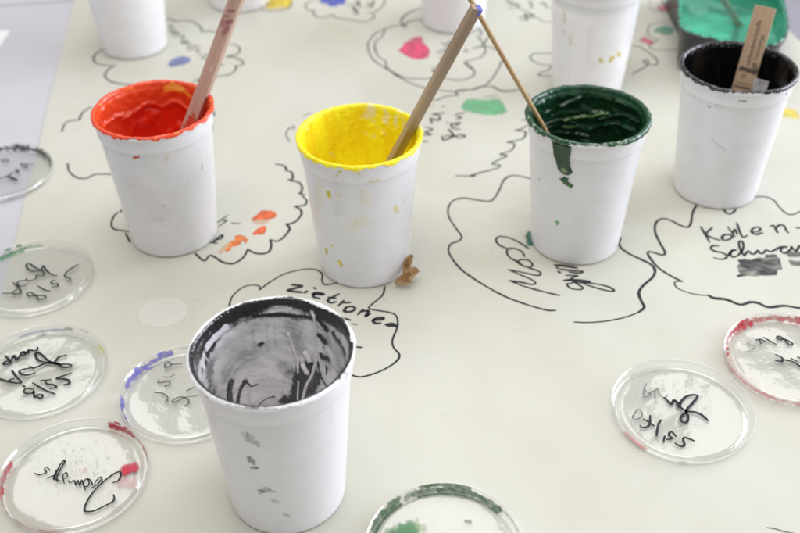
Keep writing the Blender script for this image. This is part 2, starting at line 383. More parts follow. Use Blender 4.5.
strokes(H, paper, [(Z(205, 185, 7.619, [(175, 230), (85, 292)], [(120, 270), (165, 270), (100, 318)], [(200, 290), (272, 295)]), 1.1), (Z(205, 185, 7.619, [(55, 440), (128, 382), (125, 408), (75, 420)], [(40, 438), (92, 442)]), 1.7),
    (Z(160, 107, 4.98, [(267, 22), (270, 45)], [(256, 90), (258, 122)]), 1.6), ], INK)
OR = (.70, .13, .04); OR2 = (.72, .19, .04)
flat_daub(D, paper, [(Z(205, 185, 7.619, [(350, 262), (395, 225), (420, 200), (450, 192), (500, 195), (540, 212), (548, 238), (520, 255), (480, 265), (420, 262), (375, 272)])[0], -.8, OR, .95), (Z(205, 185, 7.619, [(350, 262), (470, 260), (500, 275), (450, 298), (370, 295)])[0], -1., (.70, .30, .12), .35)], step=.35)
flat_daub(D, paper, [(Z(205, 185, 7.619, [(360, 372), (385, 345), (430, 315), (465, 312), (470, 330), (455, 370), (420, 380), (400, 372), (385, 382)])[0], -.7, OR, .95)], step=.35)
flat_daub(D, paper, [(Z(205, 185, 7.619, [(150, 495), (180, 450), (205, 425), (235, 430), (225, 390), (265, 378), (310, 395), (328, 420), (315, 445), (285, 425), (270, 450), (235, 468), (205, 470), (190, 500), (165, 508)])[0], -.8, OR2, .95), (Z(205, 185, 7.619, [(95, 515), (140, 460), (200, 425), (190, 470), (120, 530)])[0], -1., (.72, .36, .14), .35)], step=.35)
strokes(O, paper, [(Z(420, 80, 4.98, [(70, 105), (140, 80), (190, 75), (178, 65), (190, 52), (270, 48), (275, 40), (330, 32), (370, 35), (395, 50), (440, 55), (500, 52), (550, 85)]), 1.3),
    (Z(420, 80, 4.98, [(560, 200), (508, 200)], [(545, 220), (500, 245), (475, 250), (525, 258), (515, 290), (480, 302), (435, 310), (470, 318), (455, 350), (400, 370), (432, 378), (360, 415), (398, 425), (380, 440), (300, 462), (250, 478), (275, 478), (178, 478)]), 1.35)], INK)
strokes(H, paper, [(Z(400, 90, 8.889, [(378, 144), (390, 149)], [(300, 212), (392, 205)], [(285, 215), (350, 232), (345, 268), (270, 255)], [(270, 250), (285, 300)], [(230, 330), (290, 350), (225, 375), (280, 395), (200, 400)], [(190, 455), (240, 460)],
    [(375, 410), (392, 447), (480, 405), (400, 410)], [(480, 410), (520, 425), (580, 412), (540, 395), (480, 410)], [(480, 405), (440, 355)], [(430, 350), (470, 385)], [(455, 300), (470, 340), (535, 350)], [(450, 305), (535, 290), (490, 320)], [(490, 225), (545, 245), (500, 260)], [(505, 210), (570, 205)]), 1.7),
    (Z(400, 90, 8.889, [(405, 285), (435, 295)], [(165, 160), (150, 185)], [(285, 135), (300, 140)]), 1.1)], INK)
GR = (.13, .46, .22)
flat_daub(D, paper, [(Z(420, 80, 4.98, [(205, 135), (225, 100), (260, 95), (330, 100), (390, 92), (410, 108), (425, 140), (435, 158), (400, 172), (340, 175), (270, 165), (215, 150)])[0], -1.8, GR, .85), (Z(420, 80, 4.98, [(315, 84), (385, 80)])[0], 1., GR, .4)], streak=(.05, .3), mott=.45)
strokes(O, paper, [(Z(320, 0, 4.98, [(520, 38), (460, 55), (420, 80), (405, 105), (415, 130), (435, 133)], [(415, 130), (450, 105), (530, 98)]), 1.7),
    (Z(320, 0, 4.98, [(410, 125), (350, 135), (280, 165), (245, 205), (240, 240), (260, 290), (310, 330), (355, 355)], [(355, 355), (420, 398), (480, 425), (560, 445), (680, 455), (800, 435), (850, 400), (890, 340), (905, 300)],
       [(325, 145), (308, 185)], [(308, 185), (280, 205), (272, 235), (290, 280), (330, 305)], [(330, 305), (330, 330), (360, 358), (420, 385), (500, 393), (600, 388), (680, 400), (740, 390), (770, 365), (755, 335), (725, 310)]), 1.25),
    (Z(320, 0, 4.98, [(350, 350), (365, 365), (395, 385)]), 1.9),
    (Z(420, 10, 8.889, [(510, 230), (570, 310), (580, 370), (530, 425), (400, 465), (470, 533)], [(605, 240), (560, 310), (470, 345)], [(480, 340), (560, 325), (620, 330), (670, 355)], [(520, 175), (548, 200), (535, 230)]), 1.35),
    (Z(480, 0, 4.98, [(0, 430), (60, 432), (110, 455), (180, 452)]), 1.1)], INK)
strokes(H, paper, [(Z(420, 10, 8.889, [(145, 375), (220, 350), (210, 380), (150, 385)], [(190, 285), (250, 345)], [(240, 295), (265, 335)], [(275, 265), (235, 300)], [(200, 420), (225, 440), (190, 450)], [(160, 480), (230, 490)], [(110, 525), (170, 510)], [(150, 500), (165, 533)], [(405, 345), (420, 365)], [(380, 365), (430, 370)]), 1.2),
    (Z(320, 0, 4.98, [(560, 345), (575, 365), (590, 340), (612, 352)], [(600, 310), (625, 310), (600, 290), (618, 285)]), 1.5)], INK)
PK = (.66, .075, .15)
flat_daub(D, paper, [(Z(320, 0, 4.98, [(390, 250), (410, 235), (420, 215), (450, 205), (500, 208), (530, 225), (548, 255), (540, 285), (500, 297), (460, 292), (425, 275)])[0], -1.2, PK, .95), (Z(320, 0, 4.98, [(440, 202), (460, 188), (490, 180), (510, 188), (515, 210), (480, 208)])[0], -1.4, PK, .75)], rag=.25)
strokes(O, paper, [(Z(300, 0, 8.889, [(150, 0), (80, 15), (50, 45), (55, 75), (85, 92), (125, 90)], [(120, 92), (125, 130), (170, 155), (240, 150), (285, 130)], [(285, 130), (320, 155), (400, 172), (480, 180), (560, 195), (620, 180), (660, 150), (640, 115), (605, 110)], [(660, 110), (720, 70), (750, 30), (752, -10)]), 1.25)], INK)
strokes(H, paper, [(Z(300, 0, 8.889, [(420, 50), (530, 35)], [(480, 60), (510, 110)], [(460, 70), (520, 120), (470, 120)], [(500, 20), (540, 60)], [(580, 60), (650, 65)], [(600, 25), (640, 50), (655, 0)], [(520, 0), (525, 60)]), 1.7)], INK)
flat_daub(D, paper, [(Z(300, 0, 8.889, [(210, -10), (250, 10), (370, 5)])[0], 5., (.07, .10, .50), .85), (Z(300, 0, 8.889, [(270, 40), (320, 42)])[0], 2.4, (.07, .10, .5), .8)])
flat_daub(D, paper, [(Z(160, 0, 4.98, [(550, 18), (630, 12)])[0], 6.5, (.78, .60, .05), .85), (Z(160, 0, 4.98, [(560, -12), (640, -14)])[0], 6, (.78, .6, .05), .85)])
strokes(O, paper, [(Z(160, 0, 4.98, [(560, 12), (500, 38), (540, 55), (600, 52), (645, 38), (657, 10)]), 1.3)], INK)
strokes(O, paper, [(Z(0, 0, 4.98, [(530, 248), (490, 258), (468, 280), (467, 298), (480, 315), (520, 326), (553, 326)], [(572, 325), (545, 342), (525, 365), (524, 382), (545, 402), (590, 416), (660, 422), (760, 425)]), 1.6),
    (Z(160, 0, 4.98, [(20, 92), (60, 98), (76, 108), (100, 103), (140, 103), (180, 117), (205, 140), (208, 158)], [(208, 158), (250, 155), (295, 165)], [(345, 222), (375, 222), (395, 238), (398, 255), (380, 270), (330, 282)], [(330, 284), (365, 285), (400, 298), (415, 312), (405, 325), (372, 330)], [(372, 328), (380, 338), (370, 355), (340, 372), (280, 381), (230, 375), (190, 397), (165, 408)]), 1.5)], INK)
strokes(H, paper, [(Z(160, 10, 8.889, [(75, 150), (110, 140), (85, 190), (120, 185)], [(105, 225), (135, 165)], [(125, 200), (160, 215)], [(130, 240), (160, 200), (175, 230)], [(170, 250), (215, 230), (190, 290), (240, 270)], [(200, 310), (250, 270)], [(230, 290), (260, 310)], [(240, 330), (275, 290)], [(300, 310), (250, 350), (290, 355)], [(335, 310), (290, 350)], [(360, 325), (320, 365)], [(330, 400), (380, 395)], [(365, 430), (420, 390)], [(380, 440), (430, 420)]), 1.15),
    (Z(160, 10, 8.889, [(325, 365), (350, 372)], [(545, 485), (560, 492)]), 2.4)], INK)
flat_daub(D, paper, [(Z(160, 10, 8.889, [(68, 490), (75, 465), (110, 440), (150, 420), (200, 412), (250, 415), (275, 440), (260, 465), (210, 485), (140, 503), (90, 505)])[0], -1.6, (.16, .20, .42), .75)], rag=.3)
strokes(H, paper, [(Z(490, 0, 8.889, [(140, 0), (190, 40), (230, 50), (270, 80)], [(170, 10), (215, 20)], [(180, 45), (260, 30)], [(160, 70), (210, 85)], [(220, 60), (270, 45)], [(250, 155), (320, 150)], [(270, 175), (330, 180), (310, 120)], [(320, 125), (390, 120)], [(330, 150), (400, 140)], [(300, 140), (380, 155)], [(340, 20), (375, 10)], [(345, 70), (385, 65)], [(355, 15), (375, 60)], [(470, 20), (510, 70)], [(440, 35), (490, 30)], [(530, 70), (570, 90)]), 1.5),
    (Z(490, 0, 8.889, [(270, 80), (340, 110), (400, 150), (480, 190), (640, 212)]), 1.)], INK)
strokes(O, paper, [(Z(480, 0, 4.98, [(400, 271), (330, 265), (270, 268), (250, 285), (265, 305), (310, 322), (358, 325)], [(358, 325), (345, 345), (300, 365), (300, 378), (400, 380)], [(388, 245), (372, 250), (375, 268)]), 1.2),
    (Z(630, 0, 8.889, [(420, 215), (340, 203), (240, 205), (180, 225), (155, 265), (165, 310), (200, 335), (255, 350)], [(255, 350), (190, 390), (175, 420), (210, 440), (300, 450), (400, 440), (490, 420)], [(145, 60), (250, 100), (320, 105)]), 1.),
    (Z(640, 0, 4.98, [(-40, 225), (0, 235), (60, 275), (88, 305), (75, 325), (30, 320), (18, 305), (35, 298), (35, 325), (-40, 370)]), 1.3)], INK)
strokes(H, paper, [(Z(630, 0, 8.889, [(285, 0), (310, 50), (370, 85)], [(165, 10), (190, 30)], [(330, 0), (350, 40)], [(380, 120), (400, 140)], [(390, 110), (420, 110)], [(300, 30), (340, 20)]), 1.5)], INK)
flat_daub(D, paper, [(Z(480, 0, 4.98, [(380, 312)])[0], 4., (.75, .45, .05), .7)])
flat_daub(D, paper, [(Z(630, 0, 8.889, [(215, 285), (240, 245), (300, 228), (360, 240), (388, 270), (385, 300), (330, 312), (270, 300), (240, 290)])[0], -2., (.09, .36, .24), .75)], mott=.4)
flat_daub(D, paper, [(Z(630, 0, 8.889, [(75, 365), (100, 340), (130, 320), (165, 345), (205, 370), (210, 400), (170, 395), (120, 385)])[0], -2., (.68, .10, .18), .7)], mott=.4)
flat_daub(D, paper, [(Z(630, 0, 8.889, [(270, 75), (330, 75)])[0], 3.5, (.68, .12, .18), .6)])
flat_daub(D, paper, [([(780, 112), (795, 114)], 4.5, (.80, .66, .06), .7)])
BK = (.03, .03, .035)
flat_daub(D, paper, [(Z(695, 215, 7.619, [(320, 385), (345, 370), (330, 345), (380, 335), (430, 340), (490, 320), (535, 330), (545, 300), (620, 300), (635, 330), (645, 370), (660, 410), (630, 420), (625, 455), (560, 462), (500, 460), (460, 470), (400, 462), (350, 470), (312, 468), (345, 450), (325, 420)])[0], -.5, BK, .78)]
    + [(Z(695, 215, 7.619, l)[0], w_, (.012, .012, .014), 1.) for l, w_ in (([(340, 352), (380, 350), (440, 378), (540, 400)], 1.3), ([(440, 395), (500, 430), (610, 450)], .9), ([(330, 465), (400, 450), (440, 420)], .9), ([(545, 305), (540, 340), (600, 345), (640, 330)], .8), ([(640, 340), (655, 405)], 1.), ([(360, 385), (420, 410)], .7), ([(480, 345), (530, 335)], 1.))], rag=.3, streak=(.12, .4), step=.3, mott=.5)
flat_daub(D, paper, [(Z(695, 215, 7.619, [(715, 300), (800, 300)])[0], 2.2, BK, .6), (Z(695, 215, 7.619, [(735, 365), (820, 370)])[0], 2.2, BK, .6)], rag=.3, streak=(.2, .9), step=.45)
flat_daub(D, paper, [(Z(500, 220, 4.98, [(148, 78), (152, 108)])[0], 3.6, (.03, .14, .09), .95)])
c_ = at(163, 312, .09); e_ = np.array([22 * .86, 14.5 * 1.25])
V = [(c_[0] + e_[0] * math.cos(a) * (1 + .06 * nz(math.cos(a) * 2, math.sin(a) * 2, 4)), c_[1] + e_[1] * math.sin(a) * (1 + .06 * nz(math.cos(a) * 2, math.sin(a) * 2, 9)), .09) for a in np.arange(72) / 72 * 2 * pi]
link('pale_spot', mesh('pale_spot', V, [tuple(range(72))], noisy('pale_spot', (.598, .595, .530), .02, 60, .42, .05, spec=.15, dark=(.58, .577, .512)), smooth=False), paper)
strokes(O, paper, [(Z(755, 495, 14.02, [(170, 455), (280, 470), (370, 500), (520, 533), (640, 560)]), .9)], INKTHIN)
strokes(O, paper, [(Z(275, 100, 10.667, [(400, 135), (345, 150), (305, 170)], [(150, 295), (120, 350), (130, 400), (165, 450)], [(155, 310), (205, 290)], [(195, 270), (205, 310)]), 1.3)], INKTHIN)  # strokes standing in for the rim crescent left of the yellow cup
flat_daub('paint_stain', paper, [([(330, 40), (345, 48)], 26., (.70, .66, .50), 0.10)], rag=.5, step=2.5, mott=.3)
flat_daub('paint_stain', paper, [([(120, 330), (180, 340)], 30., (.66, .62, .46), 0.07)], rag=.5, step=2.5, mott=.3)
flat_daub('paint_stain', paper, [([(640, 200), (660, 190)], 24., (.70, .66, .48), 0.09)], rag=.5, step=2.5, mott=.3)
flat_daub('paint_stain', paper, [([(460, 262), (520, 300)], 22., (.70, .66, .48), 0.08)], rag=.5, step=2.5, mott=.3)
sc = []
for k in range(34):
    a = uv(random.uniform(60, 760), random.uniform(-790, -120)); t = random.uniform(0, 2 * pi); l = random.uniform(2, 9)
    sc.append(ribbon([a, a + np.array([math.cos(t), math.sin(t)]) * l * .5 + np.array([random.uniform(-1, 1), random.uniform(-1, 1)]), a + np.array([math.cos(t + .3), math.sin(t + .3)]) * l], random.uniform(.15, .45), .1, taper=.2))
sm_ = stroke_mesh('paint_speck', paper, sc, noisy('scuffed_paper', (.50, .48, .43), .1, 300, .5, .1))
if sm_: sm_['kind'] = 'stuff'
# small specks of dirt and dried drops on the sheet
parts = []
for k in range(46):
    u, v = random.uniform(40, 780), random.uniform(-800, -60); p = uv(u, v); r = random.uniform(.18, .5)
    parts.append(([(p[0] + r * math.cos(a) * random.uniform(.6, 1.2), p[1] + r * math.sin(a) * random.uniform(.6, 1.2), .1) for a in np.arange(7) / 7 * 2 * pi], [tuple(range(7))]))
V, Fc, _ = merge(parts)
link('paint_speck', mesh('paint_speck', V, Fc, INKTHIN, smooth=False), paper, kind='stuff')

# ---------------------------------------------------------------- cups
def lathe(prof, n=128, close=False, wob=0):
    V = []; Fc = []; k = len(prof)
    th = np.arange(n) / n * 2 * pi
    for t in th:
        for r, z in prof: V.append((r * math.cos(t), r * math.sin(t), z))
    for i in range(n):
        j = (i + 1) % n
        for a in range(k - 1 if not close else k):
            b = (a + 1) % k
            Fc.append((i * k + a, j * k + a, j * k + b, i * k + b))
    return V, Fc
CH_ = 119.9
def lin(z, z0, r0, z1, r1): return r0 + (r1 - r0) * (z - z0) / (z1 - z0)
def r_out(z): return lin(z, 2.5, 36.3, 104, 44.2)
def r_in(z): return lin(z, 3.5, 35.2, 116, 44.2)
prof = [(0.01, 1.2), (30, 1.2), (31.6, .9), (32.4, .1), (33.6, 0), (34.3, .5), (35.6, 1.1), (36.2, 1.9), (36.4, 3)]
prof += [(r_out(z), z) for z in np.linspace(8, 103, 14)]
prof += [(44.25, 104.2), (44.5, 104.5), (45.35, 104.9), (45.5, 105.6), (45.8, 115.4), (45.9, 116.1), (46.7, 116.4), (47.3, 117), (47.5, 118), (47.3, 119.1), (46.7, 119.75), (46, 119.9), (45.2, 119.6), (44.6, 118.8), (44.2, 116)]
prof += [(r_in(z), z) for z in np.linspace(112, 6, 14)]
prof += [(35, 3.4), (33.5, 2.4), (0.01, 2.4)]
V, Fc = lathe(prof, 144)
CUPMESH = mesh('cup_shell', V, Fc, CUP)
CUPPOS = {'red': (-191.9, 720.3), 'yellow': (-28.9, 675.1), 'green': (146.7, 700.1), 'black': (283.3, 776.5), 'front': (-73.4, 435.9), 'backleft': (-297, 1088.7), 'backmid': (-191.2, 1210), 'backcentre': (68, 1141), 'backright': (199, 975)}
CUPS = {}
def make_cup(key, label):
    x, y = CUPPOS[key]
    o = empty('paint_cup', (x, y, 0), label=label, cat='paint cup', group='white plastic paint cups on the paper')
    o.rotation_euler.z = 0
    link('cup_shell', CUPMESH, o)
    CUPS[key] = o; return o
def hit(key, px, fn, far):
    cx, cy = CUPPOS[key]; d = ray(*px); o = EYE - np.array([cx, cy, 0])
    k = (fn(100.) - fn(0.)) / 100; r0 = fn(0.)
    a = d[0] ** 2 + d[1] ** 2 - (k * d[2]) ** 2
    b = 2 * (o[0] * d[0] + o[1] * d[1] - k * d[2] * (r0 + k * o[2])); c = o[0] ** 2 + o[1] ** 2 - (r0 + k * o[2]) ** 2
    q = max(b * b - 4 * a * c, 0)
    t = (-b + (1 if far else -1) * math.sqrt(q)) / (2 * a)
    P = o + t * d
    return math.atan2(P[1], P[0]), P[2]
def inner(key, pts): return [(lambda h: (40 * h[0], h[1]))(hit(key, p, r_in, True)) for p in pts]
def outer(key, pts): return [(lambda h: (42 * h[0], h[1]))(hit(key, p, r_out, False)) for p in pts]
def cup_daub(key, lines, name='paint_splash', mat=None, th=.12, **kw):
    """marks on the outer wall; theta is kept continuous around the camera side"""
    L = []
    if name != 'paint_drip': kw['rag'] = max(kw.get('rag', .8), .8)
    for ln, r, rgb, st in lines: L.append(([((s + 2 * pi * 42) % (2 * pi * 42), z) for s, z in outer(key, ln)], r, rgb, st))
    def fm(s, z, h):
        r = (r_out(z) if z < 104 else lin(z, 105.6, 45.5, 115.4, 45.8)) + th + h; t = s / 42; z = min(z, 116.2)
        return (r * math.cos(t), r * math.sin(t), z)
    V, Fc, C = daub_data(L, fm, seed=_sid[0] * 1.7, **kw); _sid[0] += 1
    pieces(name, CUPS[key], V, Fc, C, mat or DAUB)
def coat(key, level, colf, thickf, mat, lipdrop=1.0, nth=400, name='paint_coat', zstep=.8):
    """paint film over lip and inner wall, as displaced surface. colf(theta,z,zone,N)->rgb ; thickf -> mm"""
    lip = [(45.9, 116.0), (46.7, 116.25), (47.35, 116.9), (47.6, 118), (47.4, 119.15), (46.8, 119.85), (46, 120.02), (45.2, 119.7), (44.55, 118.8), (44.15, 116.5)]
    zs = np.linspace(115, level, max(6, int((115 - level) / zstep)))
    ln_ = np.array([(.2, -1), (.6, -.8), (.95, -.3), (1, 0), (.85, .5), (.5, .87), (0, 1), (-.5, .87), (-.85, .5), (-1, 0)], float)
    jj = np.arange(0, 9.01, 1 / 4.); lip = np.array(lip)
    pr = [(np.interp(q, range(10), lip[:, 0]), np.interp(q, range(10), lip[:, 1])) for q in jj] + [(r_in(z), z) for z in zs]
    nrm = [(np.interp(q, range(10), ln_[:, 0]), np.interp(q, range(10), ln_[:, 1])) for q in jj] + [(-1, 0)] * len(zs)
    jf = np.r_[jj, 10. + np.arange(len(zs))]
    k = len(pr); th = np.arange(nth) / nth * 2 * pi
    T, J = np.meshgrid(th, np.arange(k), indexing='ij'); T = T.ravel(); K = J.ravel(); J = jf[K]
    pr = np.array(pr); nrm = np.array(nrm)
    r, z = pr[K, 0], pr[K, 1]
    P = np.c_[np.cos(T) * r, np.sin(T) * r, z]
    h = thickf(T, z, J, P)
    r2 = r + nrm[K, 0] * h; z2 = z + nrm[K, 1] * h
    V = np.c_[np.cos(T) * r2, np.sin(T) * r2, z2]
    C = colf(T, z, J, P)
    edge = nzv(np.c_[np.cos(th) * 6, np.sin(th) * 6, np.zeros(nth)], 1., 3.3 + len(key)) * 1.6 + nzv(np.c_[np.cos(th) * 22, np.sin(th) * 22, np.zeros(nth)], 1., 8.) * .45
    Fc = []
    for i in range(nth):
        j = (i + 1) % nth
        for a in range(k - 1):
            if jf[a] < 5 and jf[a] < 4.3 - lipdrop * .9 + edge[i] * 1.7: continue
            Fc.append((i * k + a, i * k + a + 1, j * k + a + 1, j * k + a))
    return link(name, mesh(name, V, Fc, mat, col=C), CUPS[key])
def pool(key, level, colf, hf, mat, name='paint_pool'):
    R = r_in(level) + .3; nr, nt = 46, 150
    V = [(0, 0, level)]; 
    for i in range(1, nr + 1):
        for j in range(nt):
            r = R * i / nr; t = 2 * pi * j / nt; V.append((r * math.cos(t), r * math.sin(t), level))
    V = np.array(V); Fc = [(0, 1 + j, 1 + (j + 1) % nt) for j in range(nt)]
    for i in range(nr - 1):
        for j in range(nt):
            a = 1 + i * nt; Fc.append((a + j, a + nt + j, a + nt + (j + 1) % nt, a + (j + 1) % nt))
    C = colf(V); V[:, 2] += hf(V)
    return link(name, mesh(name, V, Fc, mat, col=C), CUPS[key])
def mixc(a, b, t): return np.asarray(a)[None, :] * (1 - t[:, None]) + np.asarray(b)[None, :] * t[:, None] if np.ndim(a) == 1 else a * (1 - t[:, None]) + np.asarray(b)[None, :] * t[:, None]
def fieldP(T, z):
    s = 40 * T; return np.c_[s, z]
def wall_strokes(T, z, key, lines, rag=.35):
    """distance field to strokes painted on the inner wall (theta wraps at the camera side)"""
    s = 40 * ((T + pi / 2) % (2 * pi) - pi / 2); P = np.c_[s, z]
    n1 = (nzv(np.c_[P, np.zeros(len(P))], .22, 2.2) + .5 * nzv(np.c_[P, np.zeros(len(P))], .8, 5.)) * rag
    out = []
    for ln, w in lines:
        L = [(a if a > -40 * pi / 2 else a + 40 * 2 * pi, b) for a, b in inner(key, ln)]
        out.append(1 - seg_d(P, L) / (w / 2) + n1)
    return out

# --- red cup
make_cup('red', 'white cup of red orange paint holding the pinkish brown stick, left of the yellow cup')
RED = np.array((.70, .024, .006)); RED2 = np.array((.78, .078, .020)); ORG_ = np.array((.90, .42, .04))
def red_thick(T, z, J, P):
    a = nzv(P, .16, 1.); b = nzv(P * [1, 1, .5], .07, 4.); c = nzv(P, .6, 2.)
    h = .5 + .25 * a + .22 * c
    wl = J > 9
    edge = 101 + 6 * b + 3 * a
    ridge = np.exp(-((z - edge) / 2.2) ** 2) * 2.2 + sm(0, 8, z - edge) * 1.1
    lump = np.clip(nzv(P, .09, 9.) - .15, 0, 1) * 7
    return np.where(wl, np.clip(h + ridge * (1 + .6 * a) + lump * (z < 98), .25, 6), np.clip(h + .55 * nzv(P, .11, 31.) + .2, .2, 2.0))
def red_col(T, z, J, P):
    a = nzv(P, .10, 3.); c = nzv(P, .35, 7.); edge = 101 + 6 * nzv(P * [1, 1, .5], .07, 4.)
    t = sm(-2, 3, z - edge) * .75 + .25 * sm(-.1, .5, a)
    left = sm(.55, .95, -np.cos(T)) * sm(-.6, .4, np.sin(T)) * .9
    col = mixc(RED, RED2, np.clip(t + left, 0, 1))
    f = wall_strokes(T, z, 'red', [([(166, 88), (173, 86), (182, 89)], 7), ([(185, 90), (192, 96)], 2.5)])
    y = np.maximum(sm(0, .5, f[0]), sm(0, .5, f[1])) * .8
    y = np.maximum(y, (J <= 9) * sm(.25, .6, c) * .35)
    return mixc(col, ORG_, y)
coat('red', 66, red_col, red_thick, PAINT, 1.2)
def red_pool_h(V):
    b = np.hypot(V[:, 0] - 8, V[:, 1] + 2)
    return 1.2 * nzv(V, .08, 5.) + .8 * nzv(V, .2, 6.) + 10 * np.exp(-(b / 9.) ** 2) * (1 + .6 * nzv(V, .22, 2.))
pool('red', 74, lambda V: mixc(RED, RED2 * 1.1, sm(0, .5, nzv(V, .1, 2.)) * .5 + .5 * np.exp(-(np.hypot(V[:, 0] - 8, V[:, 1] + 2) / 10) ** 2)), red_pool_h, PAINT)
RS = (.55, .05, .02)
cup_daub('red', [([(134, 158), (138, 157)], 1.1, (.65, .09, .03), 1)], rag=.3, step=.25)
cup_daub('red', [([(202, 163), (202, 170)], .5, RS, .9), ([(209, 165)], .8, RS, .35), ([(207, 157)], .9, RS, .3), ([(194, 181)], .6, RS, .4), ([(188, 177)], .6, RS, .4), ([(164, 206)], .6, RS, .5), ([(199, 170)], .5, RS, .4)], rag=.4, step=.25)
cup_daub('red', [([(166, 158)], 2.5, (.8, .6, .2), .22), ([(140, 190), (160, 215)], 10, (.75, .45, .4), .07)], rag=.4, step=.8)
cup_daub('red', [([(162, 220)], .5, RS, .5), ([(162, 206)], .5, RS, .5)], rag=.4, step=.25)

# --- yellow cup
make_cup('yellow', 'white cup coated inside with bright yellow paint, between the red and green cups')
YE = np.array((.97, .86, .018)); YE2 = np.array((.95, .75, .012)); WH = np.array((.80, .78, .66))
def ye_thick(T, z, J, P):
    h = .4 + .2 * nzv(P, .3, 1.) + .2 * nzv(P, .7, 3.)
    drip = np.clip(nzv(np.c_[P[:, 0], P[:, 1], P[:, 2] * .12], .18, 2.), -.2, 1) * .9
    blob = np.clip(nzv(P, .22, 6.) - .2, 0, 1) * 1.6
    return np.where(J > 9, np.clip(h + drip + blob * (J > 9), .2, 3), np.clip(h + blob * .6 + .45 * nzv(P, .13, 31.) + .1, .2, 1.9))
def ye_col(T, z, J, P):
    a = nzv(np.c_[P[:, 0], P[:, 1], P[:, 2] * .35], .16, 2.); b = nzv(P, .5, 5.)
    col = mixc(YE, YE2, sm(-.1, .45, nzv(np.c_[P[:, 0], P[:, 1], P[:, 2] * .2], .11, 8.)))
    f = wall_strokes(T, z, 'yellow', [([(368, 112), (385, 116), (400, 123)], 13), ([(362, 133), (375, 136)], 3), ([(378, 127), (386, 134)], 4), ([(358, 131), (356, 134)], 3), ([(330, 153), (334, 156)], 3)], .6)
    w = np.max([sm(-.05, .5, f[0]) * .8, sm(0, .5, f[1]) * .55, sm(0, .6, f[2]) * .4, sm(0, .6, f[3]) * .6, sm(0, .6, f[4]) * .5], 0) * sm(-.35, .25, a + .5 * b)
    lipw = (J <= 7) * sm(.2, .5, nzv(P, .12, 12.)) * sm(.3, .9, np.sin(T + .5)) * .7
    return mixc(col, WH, np.clip(np.maximum(w, lipw), 0, 1))
coat('yellow', 45, ye_col, ye_thick, PAINTMATT, 1.6)
pool('yellow', 52, lambda V: mixc(YE, YE2, sm(-.2, .5, nzv(V, .1, 2.))), lambda V: 1.0 * nzv(V, .1, 5.), PAINTMATT)
YS = (.78, .66, .04)
YK = Z(290, 150, 3.807)
def yk(*p): return Z(290, 150, 3.807, list(p))[0]
for q in (((137, 158), (148, 155), (158, 178), (150, 184), (140, 172)), ((133, 372), (140, 372), (145, 392), (138, 398)), ((180, 420), (190, 420), (202, 440), (194, 445)), ((157, 360), (163, 360), (164, 367), (158, 367))):
    cup_daub('yellow', [(yk(*q), -.35, YS, 1)], rag=.3, step=.22, lift=.3)
YP = (.98, .93, .55)
cup_daub('yellow', [(yk((400, 215), (408, 235)), 2.2, YS, .32), (yk((185, 172),), 1.4, YS, .3), (yk((275, 160),), 1.8, YS, .35), (yk((240, 290), (270, 270)), 6, YP, .22), (yk((290, 190),), 5, YP, .18), (yk((435, 190),), 2, YS, .2), (yk((180, 95),), 1.6, YS, .4), (yk((120, 120), (105, 260)), 4, YP, .16)], rag=.7, step=.6)
cup_daub('yellow', [(yk((192, 62), (192, 84)), .8, YS, .9), (yk((258, 86), (266, 92)), .4, YS, .9), (yk((300, 118), (340, 110)), .8, YS, .4)], rag=.5, step=.3)
cup_daub('yellow', [(yk((185, 120), (185, 240)), 5, (.62, .62, .62), .10)], rag=.4, step=.8, name='paint_stain')

# --- green cup
make_cup('green', 'white cup of thick dark green paint with a long drip down its front')
GD = np.array((.005, .040, .013)); GL = np.array((.015, .080, .035)); GP = np.array((.20, .36, .10))
gstk = [([(563, 119), (580, 116), (592, 115), (600, 112), (609, 113)], 2.4), ([(562, 126), (578, 125)], 1.6), ([(560, 106), (575, 98), (580, 96)], 4), ([(540, 126), (560, 119), (575, 122)], 3), ([(590, 128), (612, 122), (635, 130)], 4), ([(550, 132), (570, 132), (590, 136)], 3), ([(600, 118), (625, 114), (640, 122)], 3), ([(618, 100), (640, 110)], 3)]
def gr_thick(T, z, J, P):
    h = .6 + .3 * nzv(P, .25, 1.) + .35 * nzv(P, .7, 3.)
    big = np.clip(nzv(np.c_[P[:, 0], P[:, 1], P[:, 2] * 1.6], .10, 2.) + .1, 0, 1) * 3.2
    f = wall_strokes(T, z, 'green', gstk, .2)
    rd = np.max([np.clip(x, 0, 1) for x in f], 0) * 3.2
    top = sm(108, 113, z) * 1.5 * (1 + nzv(P, .2, 7.))
    return np.where(J > 9, np.clip(h + big * sm(112, 100, z) + rd + top, .3, 9), np.clip(h + .6 * nzv(P, .12, 31.) + .2, .25, 2.1))
def gr_col(T, z, J, P):
    col = mixc(GD, GL, np.where(J <= 9, .75, sm(0, .5, nzv(P, .14, 3.)) * .7))
    f = wall_strokes(T, z, 'green', gstk[:2], .3)
    col = mixc(col, GP, np.clip(sm(.15, .8, f[0]) * .8 + sm(.2, .8, f[1]) * .7, 0, 1))
    w = (J <= 6) * sm(.25, .55, nzv(P, .45, 12.) + .12 * -np.sin(T)) * .55
    return mixc(col, (.45, .55, .42), w)
coat('green', 62, gr_col, gr_thick, PAINTGREEN, 1.5)
pool('green', 72, lambda V: mixc(GD, GL, sm(0, .5, nzv(V, .12, 2.))), lambda V: 3.5 * nzv(V * [1, 1.6, 1], .07, 5.) + 1.5 * nzv(V, .2, 2.), PAINTGREEN)
GC = (.009, .046, .015)
def gk(*p): return Z(520, 80, 5.926, list(p))[0]
def g2(*p): return Z(420, 80, 4.98, list(p))[0]
